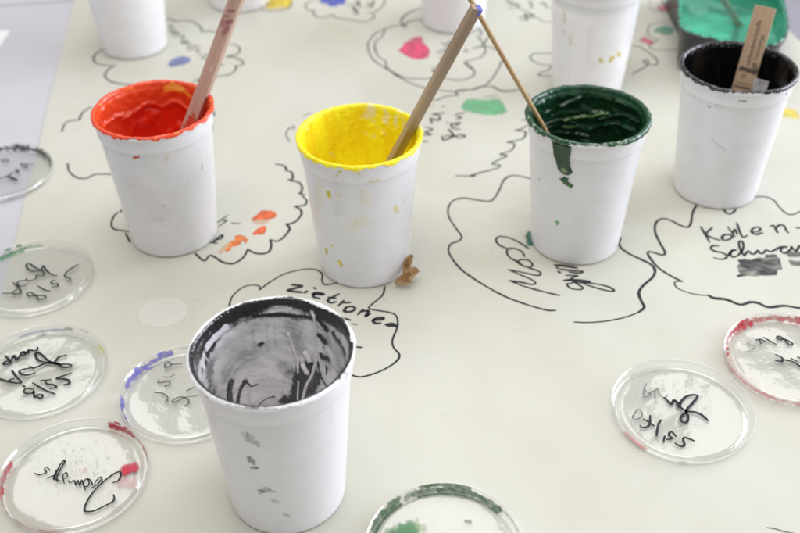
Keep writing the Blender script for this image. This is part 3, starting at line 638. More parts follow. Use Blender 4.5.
cup_daub('green', [(g2((664, 292), (752, 296), (752, 350), (745, 390), (745, 430), (757, 460), (740, 472), (715, 465), (690, 440), (680, 400), (672, 350)), -1.3, GC, 1.3), (g2((705, 428), (725, 430), (742, 450), (730, 460), (710, 448)), -.8, (.20, .30, .10), 1.3)], name='paint_drip', mat=PAINT, rag=.1, step=.35, soft=.9, lift=1.8, mott=.05)
cup_daub('green', [(g2((695, 490), (720, 482), (740, 490), (735, 505), (765, 525), (755, 540), (720, 520)), -.5, (.02, .10, .03), 1), (g2((712, 505), (728, 512)), .7, (.22, .34, .14), 1), (g2((740, 524), (746, 530)), .7, (.10, .26, .06), 1)], rag=.4, step=.25, lift=.4)
def g3(*p): return Z(430, 170, 4.98, list(p))[0]
cup_daub('green', [(g3((628, 258), (640, 260)), .9, (.10, .40, .08), .9), (g3((632, 270),), .9, (.10, .40, .08), .9), (g3((545, 48),), 1.2, (.1, .3, .08), .5), (g3((540, 210),), .9, (.1, .25, .08), .3), (g3((570, 130),), 1., (.2, .3, .2), .25), (g3((765, 318),), .7, (.2, .2, .2), .3)], rag=.5, step=.25)
cup_daub('green', [(g2((552, 150), (550, 165)), 3, (.02, .05, .03), 1)], rag=.4, step=.4, lift=1.2, name='paint_drip', mat=PAINTMATT)

# --- black cup
make_cup('black', 'white cup with glossy black paint and a printed flat wooden stick, far right')
BKC = np.array((.0045, .0045, .0055))
def bk_thick(T, z, J, P):
    h = .4 + .2 * nzv(P, .25, 1.) + .3 * nzv(P, .9, 3.)
    return np.where(J > 9, np.clip(.5 + .8 * nzv(np.c_[P[:, 0], P[:, 1], P[:, 2] * .3], .1, 2.) + .15 * nzv(P, .4, 3.), .15, 2), np.clip(h + .4 * nzv(P, .12, 31.), .2, 1.5))
def bk_col(T, z, J, P):
    w = (J <= 9) * sm(.12, .5, nzv(P, .7, 12.)) * .35
    return mixc(np.tile(BKC, (len(T), 1)), (.45, .44, .50), w)
coat('black', 50, bk_col, bk_thick, PAINTBLACK, 1.7)
pool('black', 56, lambda V: np.tile(BKC, (len(V), 1)), lambda V: .6 * nzv(V, .08, 5.), PAINTBLACK)
def b2(*p): return Z(690, 40, 7.619, list(p))[0]
cup_daub('black', [(b2((375, 460), (425, 463)), .45, (.03, .03, .03), .85), (b2((140, 505), (150, 510)), .9, (.2, .2, .2), .5), (b2((30, 430),), .8, (.2, .2, .2), .4), (b2((200, 495), (240, 500)), .7, (.3, .3, .3), .3), (b2((725, 408), (732, 414)), .7, (.1, .1, .1), .6)], rag=.5, step=.3)
cup_daub('black', [([(712, 140), (725, 150)], 1., (.4, .4, .4), .2), ([(700, 120)], .7, (.3, .3, .3), .3), ([(735, 160)], .6, (.3, .3, .3), .3)], rag=.5, step=.4)

# --- front cup
make_cup('front', 'nearest white cup, almost empty, smeared inside with black and grey paint')
GW = np.array((.86, .85, .85)); BB = np.array((.009, .009, .010))
def fk(ox, oy, k, *p): return Z(ox, oy, k, list(p))[0]
FB = [([(193, 366), (197, 380), (203, 391)], 6), ([(303, 382), (297, 402)], 13), ([(196, 362), (206, 342), (222, 325), (240, 313), (258, 309)], 12), ([(203, 368), (207, 352), (213, 342)], 7), ([(258, 306), (285, 303), (312, 311)], 3.6), ([(254, 316), (270, 314), (290, 315), (311, 317)], 4.2),
      ([(306, 308), (322, 317), (338, 325)], 8), ([(318, 318), (326, 328)], 6), ([(321, 336), (324, 341)], 5), ([(334, 334), (340, 342), (345, 352)], 4.5), ([(341, 330), (349, 342), (353, 355)], 3.2),
      ([(323, 356), (328, 358)], 5), ([(318, 361), (321, 376), (327, 386)], 1.6), ([(312, 366), (316, 380), (311, 392)], 8), ([(299, 368), (297, 384), (294, 398)], 8), ([(308, 363), (310, 372)], 5),
      ([(308, 376), (305, 390), (300, 400)], 10), ([(231, 382), (229, 392), (230, 403)], 5), ([(245, 381), (240, 389), (237, 404)], 3.4), ([(245, 381), (251, 386), (257, 384)], 1.1), ([(327, 365), (327, 374)], 1.4), ([(324, 347)], 1.6),
      ([(259, 404), (266, 398), (274, 396)], 1.2), ([(281, 401), (285, 396), (286, 404)], 4), ([(260, 344), (262, 343)], 2.6)]
FG = [([(207, 358), (212, 392)], 10, .75), ([(340, 340), (347, 365), (338, 385)], 8, .55), ([(322, 330), (330, 345)], 8, .5), ([(224, 381), (231, 366), (242, 356), (258, 352)], 5, .35), ([(228, 384), (236, 370), (246, 361), (258, 357)], 2, .4), ([(220, 376), (230, 360), (246, 350)], 2.5, .3), ([(215, 355), (240, 335), (255, 325)], 9, .22),
      ([(290, 322), (297, 338), (301, 352)], 12, .5), ([(280, 366), (300, 372), (306, 360)], 9, .55), ([(285, 400), (300, 402)], 10, .7), ([(303, 372), (300, 395)], 14, .6), ([(328, 330), (338, 352), (338, 372)], 9, .35), ([(209, 372), (214, 392)], 7, .45), ([(246, 384), (250, 402)], 4, .3), ([(262, 310), (300, 309)], 4, .35), ([(335, 338), (346, 362), (340, 380)], 4, .4), ([(326, 352), (329, 366)], 6, .35), ([(252, 330), (255, 350)], 2, .25), ([(266, 320), (268, 350)], 2, .2), ([(274, 326), (276, 345)], 2, .22)]
FL = [([(311, 308), (315, 315), (315.5, 335), (316, 350), (316.6, 362), (313, 374), (307, 384), (303, 398)], 2.6), ([(288.6, 333), (293, 346), (298, 359), (298.5, 371)], 2.2), ([(306, 353), (309, 359)], 5), ([(304, 365), (307, 371)], 5), ([(317, 396), (325, 388)], 3), ([(299, 380), (298, 398)], 1.6), ([(202, 370), (202, 355), (207, 362)], 1.6)]
def fr_thick(T, z, J, P):
    h = .35 + .12 * nzv(P, .3, 1.) + .22 * nzv(P, .8, 3.)
    f = wall_strokes(T, z, 'front', FL, .1)
    rd = np.max([np.clip(x, 0, 1) for x in f], 0) * 1.7
    g = np.max([np.clip(x, 0, .5) for x in wall_strokes(T, z, 'front', FB, .25)], 0) * 1.0
    return np.where(J > 9, np.clip(h * .8 + rd + g, .1, 3), np.clip(h + .25, .25, 1.3))
def fr_col(T, z, J, P):
    st = nzv(np.c_[T * 2.2 + z * .03, z * .16 - T * 4, 0 * T], 1., 2.); st2 = nzv(np.c_[T * 5, z * .7 - T * 12, 0 * T], 1., 7.); bl = nzv(np.c_[T * 3, z * .05, 0 * T], 1., 17.)
    col = mixc(GW * .80, GW, sm(-.45, .4, st + .5 * bl)) * (1 - .16 * sm(.1, .55, st2))[:, None]
    for (ln, w, q), f in zip(FG, wall_strokes(T, z, 'front', [(l, w * 1.5) for l, w, q in FG], .6)):
        col = mixc(col, BB * 5, sm(-.1, 1., f) * min(1., q * 1.05) * (.8 + .35 * st2))
    for f in wall_strokes(T, z, 'front', FB, .6): col = mixc(col, BB * 3, sm(-.6, .2, f) * .45); col = mixc(col, BB, sm(-.1, .5, f))
    for f in wall_strokes(T, z, 'front', [([(206, 347), (214, 337), (226, 327)], 6), ([(203, 352), (201, 362), (204, 376)], 2.5), ([(270, 311), (290, 309)], 3)], .4): col = mixc(col, (.8, .79, .82), sm(0, .4, f))
    for f in wall_strokes(T, z, 'front', FL, .15): col = mixc(col, (.82, .81, .80), sm(.1, .4, f))
    # near wall (turned away): loose dark brushing ; just under the lip a dark band
    nearw = sm(-.2, -.5, np.sin(T)) * sm(0, .3, nzv(np.c_[T * 5, z * .06, 0 * T], 1., 4.))
    col = mixc(col, BB, nearw * (J > 9))
    lip = J <= 9
    pos = np.interp(J, [0, 1, 2, 3, 4, 5, 6, 7, 8, 9], [.1, .2, .3, .35, .45, .5, .3, -.15, -.6, -.6]); pos = np.where((np.sin(T) < .1) & (J > 5.6), -.7, pos)
    lw = sm(-.08, .2, pos + .75 * nzv(np.c_[P[:, 0], P[:, 1], P[:, 2] * 4], .06, 21.) + .3 * nzv(P, .5, 3.))
    lc = mixc(np.tile(BB, (len(T), 1)), (.86, .85, .87), lw)
    return np.where(lip[:, None], lc, col)
coat('front', 34, fr_col, fr_thick, PAINTWET, .7, nth=900, zstep=.42)
pool('front', 36, lambda V: mixc(GW, BB, sm(.1, .5, nzv(V, .09, 2.)) * .6), lambda V: .6 * nzv(V, .08, 5.), PAINT)
def f2(*p): return Z(200, 400, 4.0077, list(p))[0]
SG = (.10, .10, .105)
for q, st_, mt in ((((165, 130), (190, 125), (215, 150), (240, 170), (238, 190), (215, 180), (180, 165)), .42, 1.), (((185, 222), (205, 225), (230, 255), (215, 262), (195, 245)), .5, .4), (((198, 268), (245, 262), (243, 270), (205, 277)), .85, .3),
                  (((232, 362), (255, 345), (275, 352), (303, 365), (300, 371), (265, 368), (240, 378)), .55, .9), (((270, 398), (310, 400), (318, 410), (295, 412)), .32, .6), (((322, 458), (345, 450), (368, 468), (350, 470)), .28, .6), (((255, 186), (266, 186), (268, 194), (258, 194)), .3, .5)):
    cup_daub('front', [(f2(*q), -.9, SG, st_)], rag=.8, step=.3, mott=mt, streak=(.5, .9))
# --- cups at the back
make_cup('backleft', 'plain white cup at the back left, standing on the lettered cloud above the red cup')
make_cup('backmid', 'white cup with a yellow smear, its foot beside the yellow daub behind the brown stick')
make_cup('backcentre', 'plain white cup standing over the cloud with the pink red daub')
make_cup('backright', 'white cup with yellow finger marks standing behind the dark green cup')
def ck(*p): return Z(480, 0, 4.98, list(p))[0]
YF = (.74, .58, .06)
cup_daub('backright', [(ck((600, 298), (605, 302)), 2.5, YF, .6), (ck((650, 300), (660, 290)), 2.7, YF, .7), (ck((690, 268), (695, 275)), 2.4, YF, .65), (ck((725, 318), (755, 298)), 1.8, YF, .4)], rag=.5, step=.5)
cup_daub('backright', [(ck((420, 60), (420, 110)), 2., (.75, .62, .42), .35), (ck((450, 180), (455, 220)), 2., (.75, .62, .42), .3), (ck((415, 150), (425, 170)), 2., (.75, .62, .42), .3), (ck((550, 140), (545, 300)), 3., (.78, .72, .68), .12)], rag=.8, step=.7, name='paint_stain')
cup_daub('backmid', [([(198 + 5, 0), (206, 6)], 3, (.80, .74, .2), .35)], rag=.6, step=.6)
o = CUPS['backright']
def bare_lip(key, rgb, sc):
    def cf(T, z, J, P):
        return mixc(np.tile(np.array((.74, .72, .70)), (len(T), 1)), rgb, sm(.05, .4, nzv(P, .1, sc)))
    coat(key, 96, cf, lambda T, z, J, P: np.clip(.3 + .25 * nzv(P, .5, 1.), .15, 1), PAINTMATT, .4, nth=180)
bare_lip('backright', (.80, .62, .1), 3.); bare_lip('backmid', (.8, .66, .1), 7.); bare_lip('backleft', (.3, .3, .5), 9.); bare_lip('backcentre', (.6, .2, .25), 11.)

# ---------------------------------------------------------------- sticks
def stick_mesh(name, L, w, t, mat, round_top=0., bevel=.4, n=14, warp=.3, tip=None):
    """rounded flat strip along local Z, width along X, thickness along Y"""
    bm = bmesh.new(); rows = []
    zs = list(np.linspace(0, L - round_top, n)) + ([L - round_top + round_top * math.sin(a) for a in np.linspace(.2, pi / 2 * .97, 7)] if round_top else [])
    for z in zs:
        k = 1.
        if round_top and z > L - round_top: k = math.sqrt(max(0.02, 1 - ((z - L + round_top) / round_top) ** 2)) * .75 + .25
        off = warp * nz(z * .02, L, w); a, b = w / 2 * k, t / 2; e = min(bevel, b * .8)
        rows.append([bm.verts.new(((x + off) * S, y * S, z * S)) for x, y in ((-a + e, -b), (a - e, -b), (a, -b + e), (a, b - e), (a - e, b), (-a + e, b), (-a, b - e), (-a, -b + e))])
    for r0, r1 in zip(rows[:-1], rows[1:]):
        for i in range(8): bm.faces.new((r0[i], r0[(i + 1) % 8], r1[(i + 1) % 8], r1[i]))
    bm.faces.new(rows[0][::-1]); bm.faces.new(rows[-1])
    me = bpy.data.meshes.new(name); bm.to_mesh(me); bm.free(); me.materials.append(mat); return me
def frame(P0, d, roll=0.):
    d = d / np.linalg.norm(d); v = P0 - EYE; v /= np.linalg.norm(v)
    x = np.cross(d, -v); x /= np.linalg.norm(x); y = np.cross(d, x)      # x across the view, y away from the camera
    c, s = math.cos(roll), math.sin(roll)
    x2, y2 = c * x + s * y, -s * x + c * y
    m = Matrix.Identity(4)
    for i in range(3): m[i][0], m[i][1], m[i][2], m[i][3] = x2[i], y2[i], d[i], P0[i] * S
    return m
def proj(P):
    d = np.asarray(P) - EYE; z = d @ FWD
    return np.array([400 + F * (d @ RT) / z, 266.5 - F * (d @ UP) / z])
def lean(key, pb, zb, pt, thr=(0, pi), rr=44.2, zr=121.6):
    """a stick whose foot is at photo point pb at height zb in the cup and that rests on the rim"""
    P0 = at(*pb, zb); cx, cy = CUPPOS[key]; a, b = np.array(pb, float), np.array(pt, float)
    best = None
    for t in np.linspace(thr[0], thr[1], 1500):
        Q = np.array([cx + rr * math.cos(t), cy + rr * math.sin(t), zr]); q = proj(Q)
        e = abs((b - a)[0] * (q - a)[1] - (b - a)[1] * (q - a)[0]) / np.linalg.norm(b - a)
        if best is None or e < best[0]: best = (e, Q)
    return P0, best[1] - P0, best[0]
def length_to(P0, d, ytop):
    d = d / np.linalg.norm(d); L = 20.
    while proj(P0 + d * L)[1] > ytop and L < 400: L += .5
    return L
def add_stick(name, m, me, **kw):
    o = bpy.data.objects.new(name, None); COL.objects.link(o); o.matrix_world = m; o.empty_display_size = .01
    tag(o, **kw); b = bpy.data.objects.new('shaft', me); COL.objects.link(b); b.parent = o
    return o
GRP = 'wooden sticks for stirring the paint'
LOG = []
def stick_daub(name, o, lines, w, t, L, mat=None, side=-1, **kw):
    """paint on the broad side facing the camera (local -Y); lines in (x, z) mm"""
    V, Fc, C = daub_data(lines, lambda a, b, h: (min(max(a, -w / 2 + .2), w / 2 - .2), side * (t / 2 + .15 + h), b), seed=_sid[0], **kw); _sid[0] += 1
    pieces(name, o, V, Fc, C, mat or DAUB)
def side_sign(m):     # which local Y face looks at the camera
    y = np.array([m[0][1], m[1][1], m[2][1]]); p = np.array([m[0][3], m[1][3], m[2][3]]) / S
    return -1 if y @ (EYE - p) < 0 else 1
# red cup's stick
P0, d, e = lean('red', (153, 226), 6, (236.5, 0), (0, 1.5), 41.3); LOG.append(('red', e, np.linalg.norm(P0[:2] - CUPPOS['red'])))
dn = d / np.linalg.norm(d); L = length_to(P0, d, -70); m = frame(P0, d, math.radians(-32)); sg = side_sign(m)
o = add_stick('stirring_stick', m, stick_mesh('stirring_stick', L, 11.5, 5., WOOD), label='pinkish brown flat wooden stick with red smears leaning in the red paint cup', cat='stirring stick', group=GRP)
def zat(yp):
    z = 0.
    while proj(P0 + dn * z)[1] > yp and z < L: z += .5
    return z
MG = (.42, .11, .16)
stick_daub('paint_smear', o, [([(-1, zat(131)), (2, zat(118))], 3.6, (.62, .07, .04), .95), ([(3, zat(118)), (1, zat(113))], 1.6, (.6, .09, .05), .7)], 11.5, 5, L, side=sg, rag=.7, step=.5)
stick_daub('paint_smear', o, [([(1, zat(32)), (3, zat(26))], 2.4, MG, .5), ([(0, zat(22)), (4, zat(19))], 2., MG, .65), ([(-2, zat(13)), (3, zat(9))], 1.0, MG, .55), ([(-3, zat(27)), (-3, zat(22))], 2, MG, .3), ([(-3, zat(18)), (0, zat(16))], .9, MG, .5)], 11.5, 5, L, side=sg, rag=.6, step=.5)
stick_daub('paint_smear', o, [([(2, zat(70)), (1, zat(64))], 1.2, (.8, .75, .7), .6)], 11.5, 5, L, side=sg, rag=.7, step=.4)
# yellow cup's stick
P0, d, e = lean('yellow', (350, 238), 6, (477.5, 6), (-.2, 1.2), 41.); dn = d / np.linalg.norm(d); LOG.append(('yellow', e, np.linalg.norm(P0[:2] - CUPPOS['yellow'])))
L = length_to(P0, d, 8); m = frame(P0, d, math.radians(35)); sg = side_sign(m)
o = add_stick('stirring_stick', m, stick_mesh('stirring_stick', L, 7.8, 6.4, WOODG, bevel=.8), label='greyish brown square wooden stick with blue tip leaning in the yellow paint cup', cat='stirring stick', group=GRP)
xs = 1 if np.array([m[0][0], m[1][0], m[2][0]]) @ RT > 0 else -1
tm = stick_mesh('painted_tip', 5.2, 4.4, 6.7, BLUE, bevel=1.); b = link('painted_tip', tm, o, loc=(.3 * nz(L * .02, L, 7.8) + xs * 1.95, 0, L - 5.0))
# green cup's thin dowel
P0, d, e = lean('green', (605, 234), 6, (474, 6), (pi * .75, pi * 1.05), 42.); dn = d / np.linalg.norm(d); LOG.append(('green', e, np.linalg.norm(P0[:2] - CUPPOS['green'])))
L = length_to(P0, d, -60); m = frame(P0, d, 0.)
V, Fc = [], []
nseg = 16
for i in range(nseg + 1):
    for j in range(12):
        r = 1.9 * (1 + .05 * nz(i * .7, j * .3)); V.append((r * math.cos(j * pi / 6) + .5 * nz(i * .25, 5), r * math.sin(j * pi / 6), L * i / nseg))
for i in range(nseg):
    for j in range(12): Fc.append((i * 12 + j, i * 12 + (j + 1) % 12, (i + 1) * 12 + (j + 1) % 12, (i + 1) * 12 + j))
Fc += [tuple(range(11, -1, -1)), tuple(range(nseg * 12, nseg * 12 + 12))]
add_stick('wooden_dowel', m, mesh('wooden_dowel', V, Fc, DOWEL), label='thin round wooden dowel stained red and olive leaning in the dark green cup', cat='stirring stick', group=GRP)
# black cup's printed flat stick
P0, d, e = lean('black', (716, 182), 6, (766, 6), (.3, 1.8), 41.5); dn = d / np.linalg.norm(d); LOG.append(('black', e, np.linalg.norm(P0[:2] - CUPPOS['black'])))
L = length_to(P0, d, 7); W = 17.6; m = frame(P0, d, math.radians(-4)); sg = side_sign(m)
o = add_stick('stirring_stick', m, stick_mesh('stirring_stick', L, W, 2.2, WOODY, round_top=0, bevel=.5, warp=0), label='pale flat wooden stick with printed lettering standing in the black paint cup', cat='stirring stick', group=GRP)
def put_text(parent, txt, x, z0, length, h, flip):
    cu = bpy.data.curves.new('printed_text', 'FONT'); cu.body = txt; cu.size = 1; cu.align_x = 'LEFT'; cu.resolution_u = 3
    t = bpy.data.objects.new('tmp', cu); COL.objects.link(t); bpy.context.view_layer.update()
    me = bpy.data.meshes.new_from_object(t); bpy.data.objects.remove(t); bpy.data.curves.remove(cu)
    xs = np.array([v.co.x for v in me.vertices]); x0, x1 = xs.min(), xs.max()
    for v in me.vertices:
        a = (v.co.x - x0) / (x1 - x0) * length + z0; b = v.co.y * h
        v.co = Vector(((x - b * flip) * S, sg * (2.2 / 2 + .12) * S, a * S))
    me.materials.clear(); me.materials.append(PRINT); me.name = 'printed_text'
    return link('printed_text', me, parent)
def zat2(yp):
    z = 0.
    while proj(P0 + dn * z)[1] > yp and z < L: z += .5
    return z
xr = np.array([m[0][0], m[1][0], m[2][0]]); flip = 1 if xr @ RT > 0 else -1
put_text(o, 'verbundwerkstoffe', flip * .2, zat2(66), zat2(21) - zat2(66), 5.6, flip)
put_text(o, 'Technology', flip * 5.2, zat2(60), zat2(34) - zat2(60), 4.2, flip)
put_text(o, 'N', flip * -.6, zat2(78.5), 3.0, 5, flip)
sB = (.10, .09, .07)
stick_daub('ink_smudge', o, [([(-6, zat2(70)), (7, zat2(70.5))], 2., sB, .85), ([(4, zat2(64)), (7, zat2(68))], 2.6, sB, .5), ([(-6, zat2(84)), (5, zat2(84))], .5, sB, .6), ([(-6, zat2(88)), (5, zat2(88))], 1.2, sB, .6)], W, 2.2, L, side=sg, rag=.6, step=.4)
# pale strip in the black cup
Q = at(758, 93, 92); bm = bmesh.new()
pr_, d2, e = lean('black', (757, 96), 84, (764, 60), (0, pi)); d2 = np.array([.25, .55, .8])
me = stick_mesh('paint_scraper', 15, 13, 1.2, noisy('grey_scraper_plastic', (.60, .58, .58), .15, 120, .4, .1, dark=(.22, .21, .22)), bevel=.3, warp=0)
mm = frame(at(757.5, 97, 86), d2, math.radians(25))
ob = bpy.data.objects.new('paint_scraper', me); COL.objects.link(ob); ob.matrix_world = mm
tag(ob, 'short pale grey flat strip smeared with paint, beside the printed stick', 'scraper')

# ---------------------------------------------------------------- lids
LP = [(0, 2.6), (20, 2.7), (34, 2.7), (40.2, 2.6), (41.4, 2.4), (41.9, 1.8), (42.3, .7), (43, .25), (45, .2), (45.9, .5), (46.3, 1.4), (46.6, 4.2), (46.8, 6.6), (47.4, 7.2), (48.0, 7.6)]
def lid_profile(th=.45):
    P = np.array(LP, float); t = np.gradient(P, axis=0); t /= np.linalg.norm(t, axis=1)[:, None]
    n = np.c_[-t[:, 1], t[:, 0]]; Q = P + n * th; Q[0, 0] = 0
    pr = [(max(r, .02), z) for r, z in P] + [(max(r, .02), z) for r, z in Q[::-1]]
    return pr
def fine(prof):
    out = []
    for (a, b), (c, d) in zip(prof[:-1], prof[1:]):
        n = max(1, int(math.hypot(c - a, d - b) / 3)); out += [(a + (c - a) * i / n, b + (d - b) * i / n) for i in range(n)]
    return out + [prof[-1]]
LIDP = fine(lid_profile())
LIDS = {}
def make_lid(key, px, label, seed):
    c = at(*px, 5.)
    o = empty('cup_lid', (c[0], c[1], 0), label=label, cat='cup lid', group='clear plastic lids on the table')
    V, Fc = lathe(LIDP, 128)
    V = np.array(V); r = np.hypot(V[:, 0], V[:, 1])
    V[:, 2] += np.where(r < 41, 1., 0.) * (1 - sm(34, 41, r)) * (.55 * nzv(np.c_[V[:, :2], np.zeros(len(V))], .035, seed) + .10 * nzv(np.c_[V[:, :2], np.zeros(len(V))], .12, seed + 3))
    k = len(LIDP)
    link('lid_shell', mesh('lid_shell', V, [f[::-1] for f in Fc], CLEAR), o)
    LIDS[key] = (o, c[:2]); return o
def lid_text(key, items, mat=INK, z=3.75): return strokes(H, LIDS[key][0], [(a, w * .84) for a, w in items], mat, z, LIDS[key][1])
def lid_daub(key, lines, z=3.7, name='paint_smear', **kw): return flat_daub(name, LIDS[key][0], lines, z, LIDS[key][1], **kw)
RP = np.array([(43., .95), (45.2, .9), (45.7, 1.4), (46., 4.2), (46.25, 6.6), (46.9, 7.9)])
RV = np.r_[0, np.cumsum(np.linalg.norm(np.diff(RP, axis=0), axis=1))]
def ring_smear(key, specs, name='paint_smear', rag=.8, **kw):
    """specs: (pixel points along the ring, v along channel->skirt in mm, radius, rgb, strength)"""
    o, c = LIDS[key]; L = []
    for ln, v, r, rgb, st in specs:
        an = []
        for p in ln:
            q = at(*p, 5.)[:2] - c; a = math.atan2(q[1], q[0])
            if an and a - an[-1] > pi: a -= 2 * pi
            if an and a - an[-1] < -pi: a += 2 * pi
            an.append(a)
        aa = np.interp(np.linspace(0, len(an) - 1, 12), np.arange(len(an)), an)
        L.append(([(a * 46, v) for a in aa], r, rgb, st))
    # keep every piece on one branch
    for i in range(1, len(L)):
        while L[i][0][0][0] - L[0][0][0][0] > 46 * pi: L[i] = ([(a - 92 * pi, b) for a, b in L[i][0]],) + L[i][1:]
        while L[i][0][0][0] - L[0][0][0][0] < -46 * pi: L[i] = ([(a + 92 * pi, b) for a, b in L[i][0]],) + L[i][1:]
    def fm(s, v, h):
        v = min(max(v, 0), RV[-1]); r = np.interp(v, RV, RP[:, 0]) - .15 - h; z = np.interp(v, RV, RP[:, 1]); t = s / 46
        return (r * math.cos(t), r * math.sin(t), z)
    V, Fc, C = daub_data(L, fm, seed=_sid[0] * 1.9, rag=rag, step=kw.pop('step', .45), soft=.45, mott=.3, **kw); _sid[0] += 1
    pieces(name, o, V, Fc, C, DAUB)

make_lid('L1', (682, 409), 'clear lid with mirrored black letters and one small red smear, beside the red ringed lid', 1.)
lid_text('L1', [(Z(625, 380, 8.889, [(740, 360), (680, 310), (620, 285), (545, 275), (490, 235), (500, 190), (540, 150), (600, 132), (645, 145), (600, 205), (545, 270), (560, 320), (555, 365), (525, 378), (495, 355), (505, 320), (545, 285)],
    [(490, 240), (440, 180), (410, 215), (370, 175), (345, 155)], [(490, 245), (465, 230), (480, 200)]), 1.9),
    (Z(625, 380, 8.889, [(225, 315), (215, 400), (160, 425), (135, 405)], [(165, 350), (215, 375), (258, 408)], [(320, 355), (295, 400), (280, 495)]), 1.7),
    (Z(630, 400, 7.611, [(265, 275), (255, 315)], [(350, 275), (315, 240), (295, 265), (320, 290), (280, 300)], [(490, 310), (420, 285), (405, 300), (415, 340), (385, 352), (345, 328)]), 1.7)])
lid_text('L1', [(Z(625, 380, 8.889, [(380, 130), (345, 158), (300, 115), (290, 75), (265, 110), (270, 160)], [(290, 80), (215, 115), (235, 125), (180, 155)], [(190, 30), (165, 100), (170, 155)], [(165, 70), (215, 125)], [(150, 290), (125, 260), (95, 280), (68, 330), (100, 350), (150, 320), (150, 285)]), .9)], INKTHIN)
RD = (.50, .012, .03)
ring_smear('L1', [([(630, 428), (637, 436), (646, 442)], 1.5, 2.0, (.6, .06, .06), .75)])
ring_smear('L1', [([(680, 457), (688, 458)], 3., .8, (.08, .3, .2), .6)])
make_lid('L2', (792, 358), 'clear lid with a bright red paint ring and water drops, at the right edge', 2.)
lid_text('L2', [(Z(710, 310, 8.889, [(660, 258), (620, 235), (595, 242), (620, 262), (660, 258), (700, 275), (735, 300), (715, 312), (685, 290), (665, 262)], [(475, 242), (590, 308)], [(410, 270), (445, 260), (500, 285)], [(440, 265), (455, 300)]), 1.6),
    (Z(710, 345, 8.889, [(585, 85), (640, 115), (640, 145), (585, 140)], [(640, 128), (740, 150), (800, 190), (850, 215)], [(720, 120), (780, 150)], [(780, 105), (830, 135)], [(800, 160), (860, 160)]), 1.9)])
lid_text('L2', [(Z(710, 310, 8.889, [(360, 280), (335, 290), (350, 310), (400, 325), (375, 352)], [(325, 368), (370, 360)]), .8)], INKTHIN)
ring_smear('L2', [([(835, 322), (815, 319), (790, 318), (765, 321), (748, 327), (733, 338), (724, 352)], 5.0, 2.1, RD, .8), ([(755, 323), (742, 331)], 4.5, 3.2, RD, .95), ([(726, 345), (722, 355), (724, 367)], 4, 3., RD, .9), ([(724, 362), (731, 378), (745, 391), (765, 400), (790, 405), (820, 404)], 4.8, 1.7, (.62, .05, .09), .8)], rag=.9)
ring_smear('L2', [([(744, 327), (748, 325)], 7.6, 2., RD, 1.), ([(757, 323), (759, 322)], 7.6, 1, RD, .5), ([(772, 320), (773, 320)], 7.6, 1., RD, .3), ([(797, 318), (799, 318)], 7.4, 1.6, RD, .9)], rag=.5)
make_lid('L3', (0, 172), 'clear lid with a black painted rim and mirrored letters on the grey table edge', 3.)
lid_text('L3', [(Z(0, 140, 10.667, [(90, 215), (60, 205), (30, 215), (40, 230), (85, 228), (92, 212)], [(-20, 212), (30, 220)], [(355, 258), (290, 258), (230, 250), (235, 275), (300, 293)], [(260, 290), (290, 258)], [(205, 318), (165, 318), (185, 330), (195, 350), (165, 350)], [(160, 350), (120, 355), (100, 385), (40, 395), (-30, 420)], [(90, 370), (80, 395), (130, 400), (185, 428), (130, 415), (110, 395)]), 1.5)])
ring_smear('L3', [([(-20, 146), (0, 148), (15, 146), (30, 144), (40, 146), (50, 150), (56, 160)], 5., 1.8, BK, .95), ([(17, 145), (31, 144)], 5.5, 3.2, BK, 1.), ([(44, 147), (52, 152), (57, 161)], 5.2, 3.6, BK, .8)], rag=.9)
ring_smear('L3', [([(57, 165), (56, 178), (46, 188), (30, 196), (10, 200), (-10, 202)], 8.6, .6, BK, .8), ([(54, 180), (40, 191), (20, 198), (0, 201)], 2., 1.6, BK, .5), ([(15, 198), (10, 200)], 3.5, 1.6, BK, .8)], rag=.9)
make_lid('L4', (33, 277), 'clear lid with green specks, overlapping the left paper edge below the black rimmed lid', 4.)
lid_text('L4', [(Z(0, 250, 8.889, [(510, 230), (455, 215), (400, 165), (385, 140), (360, 180), (300, 190), (245, 165), (235, 130), (265, 125), (320, 160), (375, 185), (395, 215), (370, 230), (325, 225), (320, 250), (290, 268), (240, 270), (235, 255)],
    [(230, 270), (180, 275), (155, 290), (165, 315), (205, 322), (235, 308)], [(118, 290), (175, 345), (182, 380), (150, 392), (110, 380), (150, 350)], [(110, 385), (20, 385)],
    [(695, 128), (600, 190), (575, 235), (620, 250), (625, 268), (600, 282)], [(490, 268), (455, 280), (465, 300), (510, 300), (515, 320), (470, 332)], [(335, 318), (400, 355), (450, 362)],
    [(330, 405), (260, 375), (238, 395), (265, 410), (320, 405), (380, 405), (408, 415), (385, 435), (340, 435), (325, 405)]), 1.45)])
GS = (.06, .30, .12)
ring_smear('L4', [([(-5, 257), (8, 251), (22, 247)], 4., 2.2, GS, .8), ([(25, 246), (42, 241)], 5., 1.2, GS, .5), ([(4, 248), (7, 247)], 8.5, 1.2, GS, .9), ([(16, 244), (19, 243)], 8.6, 1.2, GS, .9)], rag=1.)
make_lid('L5', (40, 370), 'clear lid with bold black mirrored writing, second lid up from the bottom left', 5.)
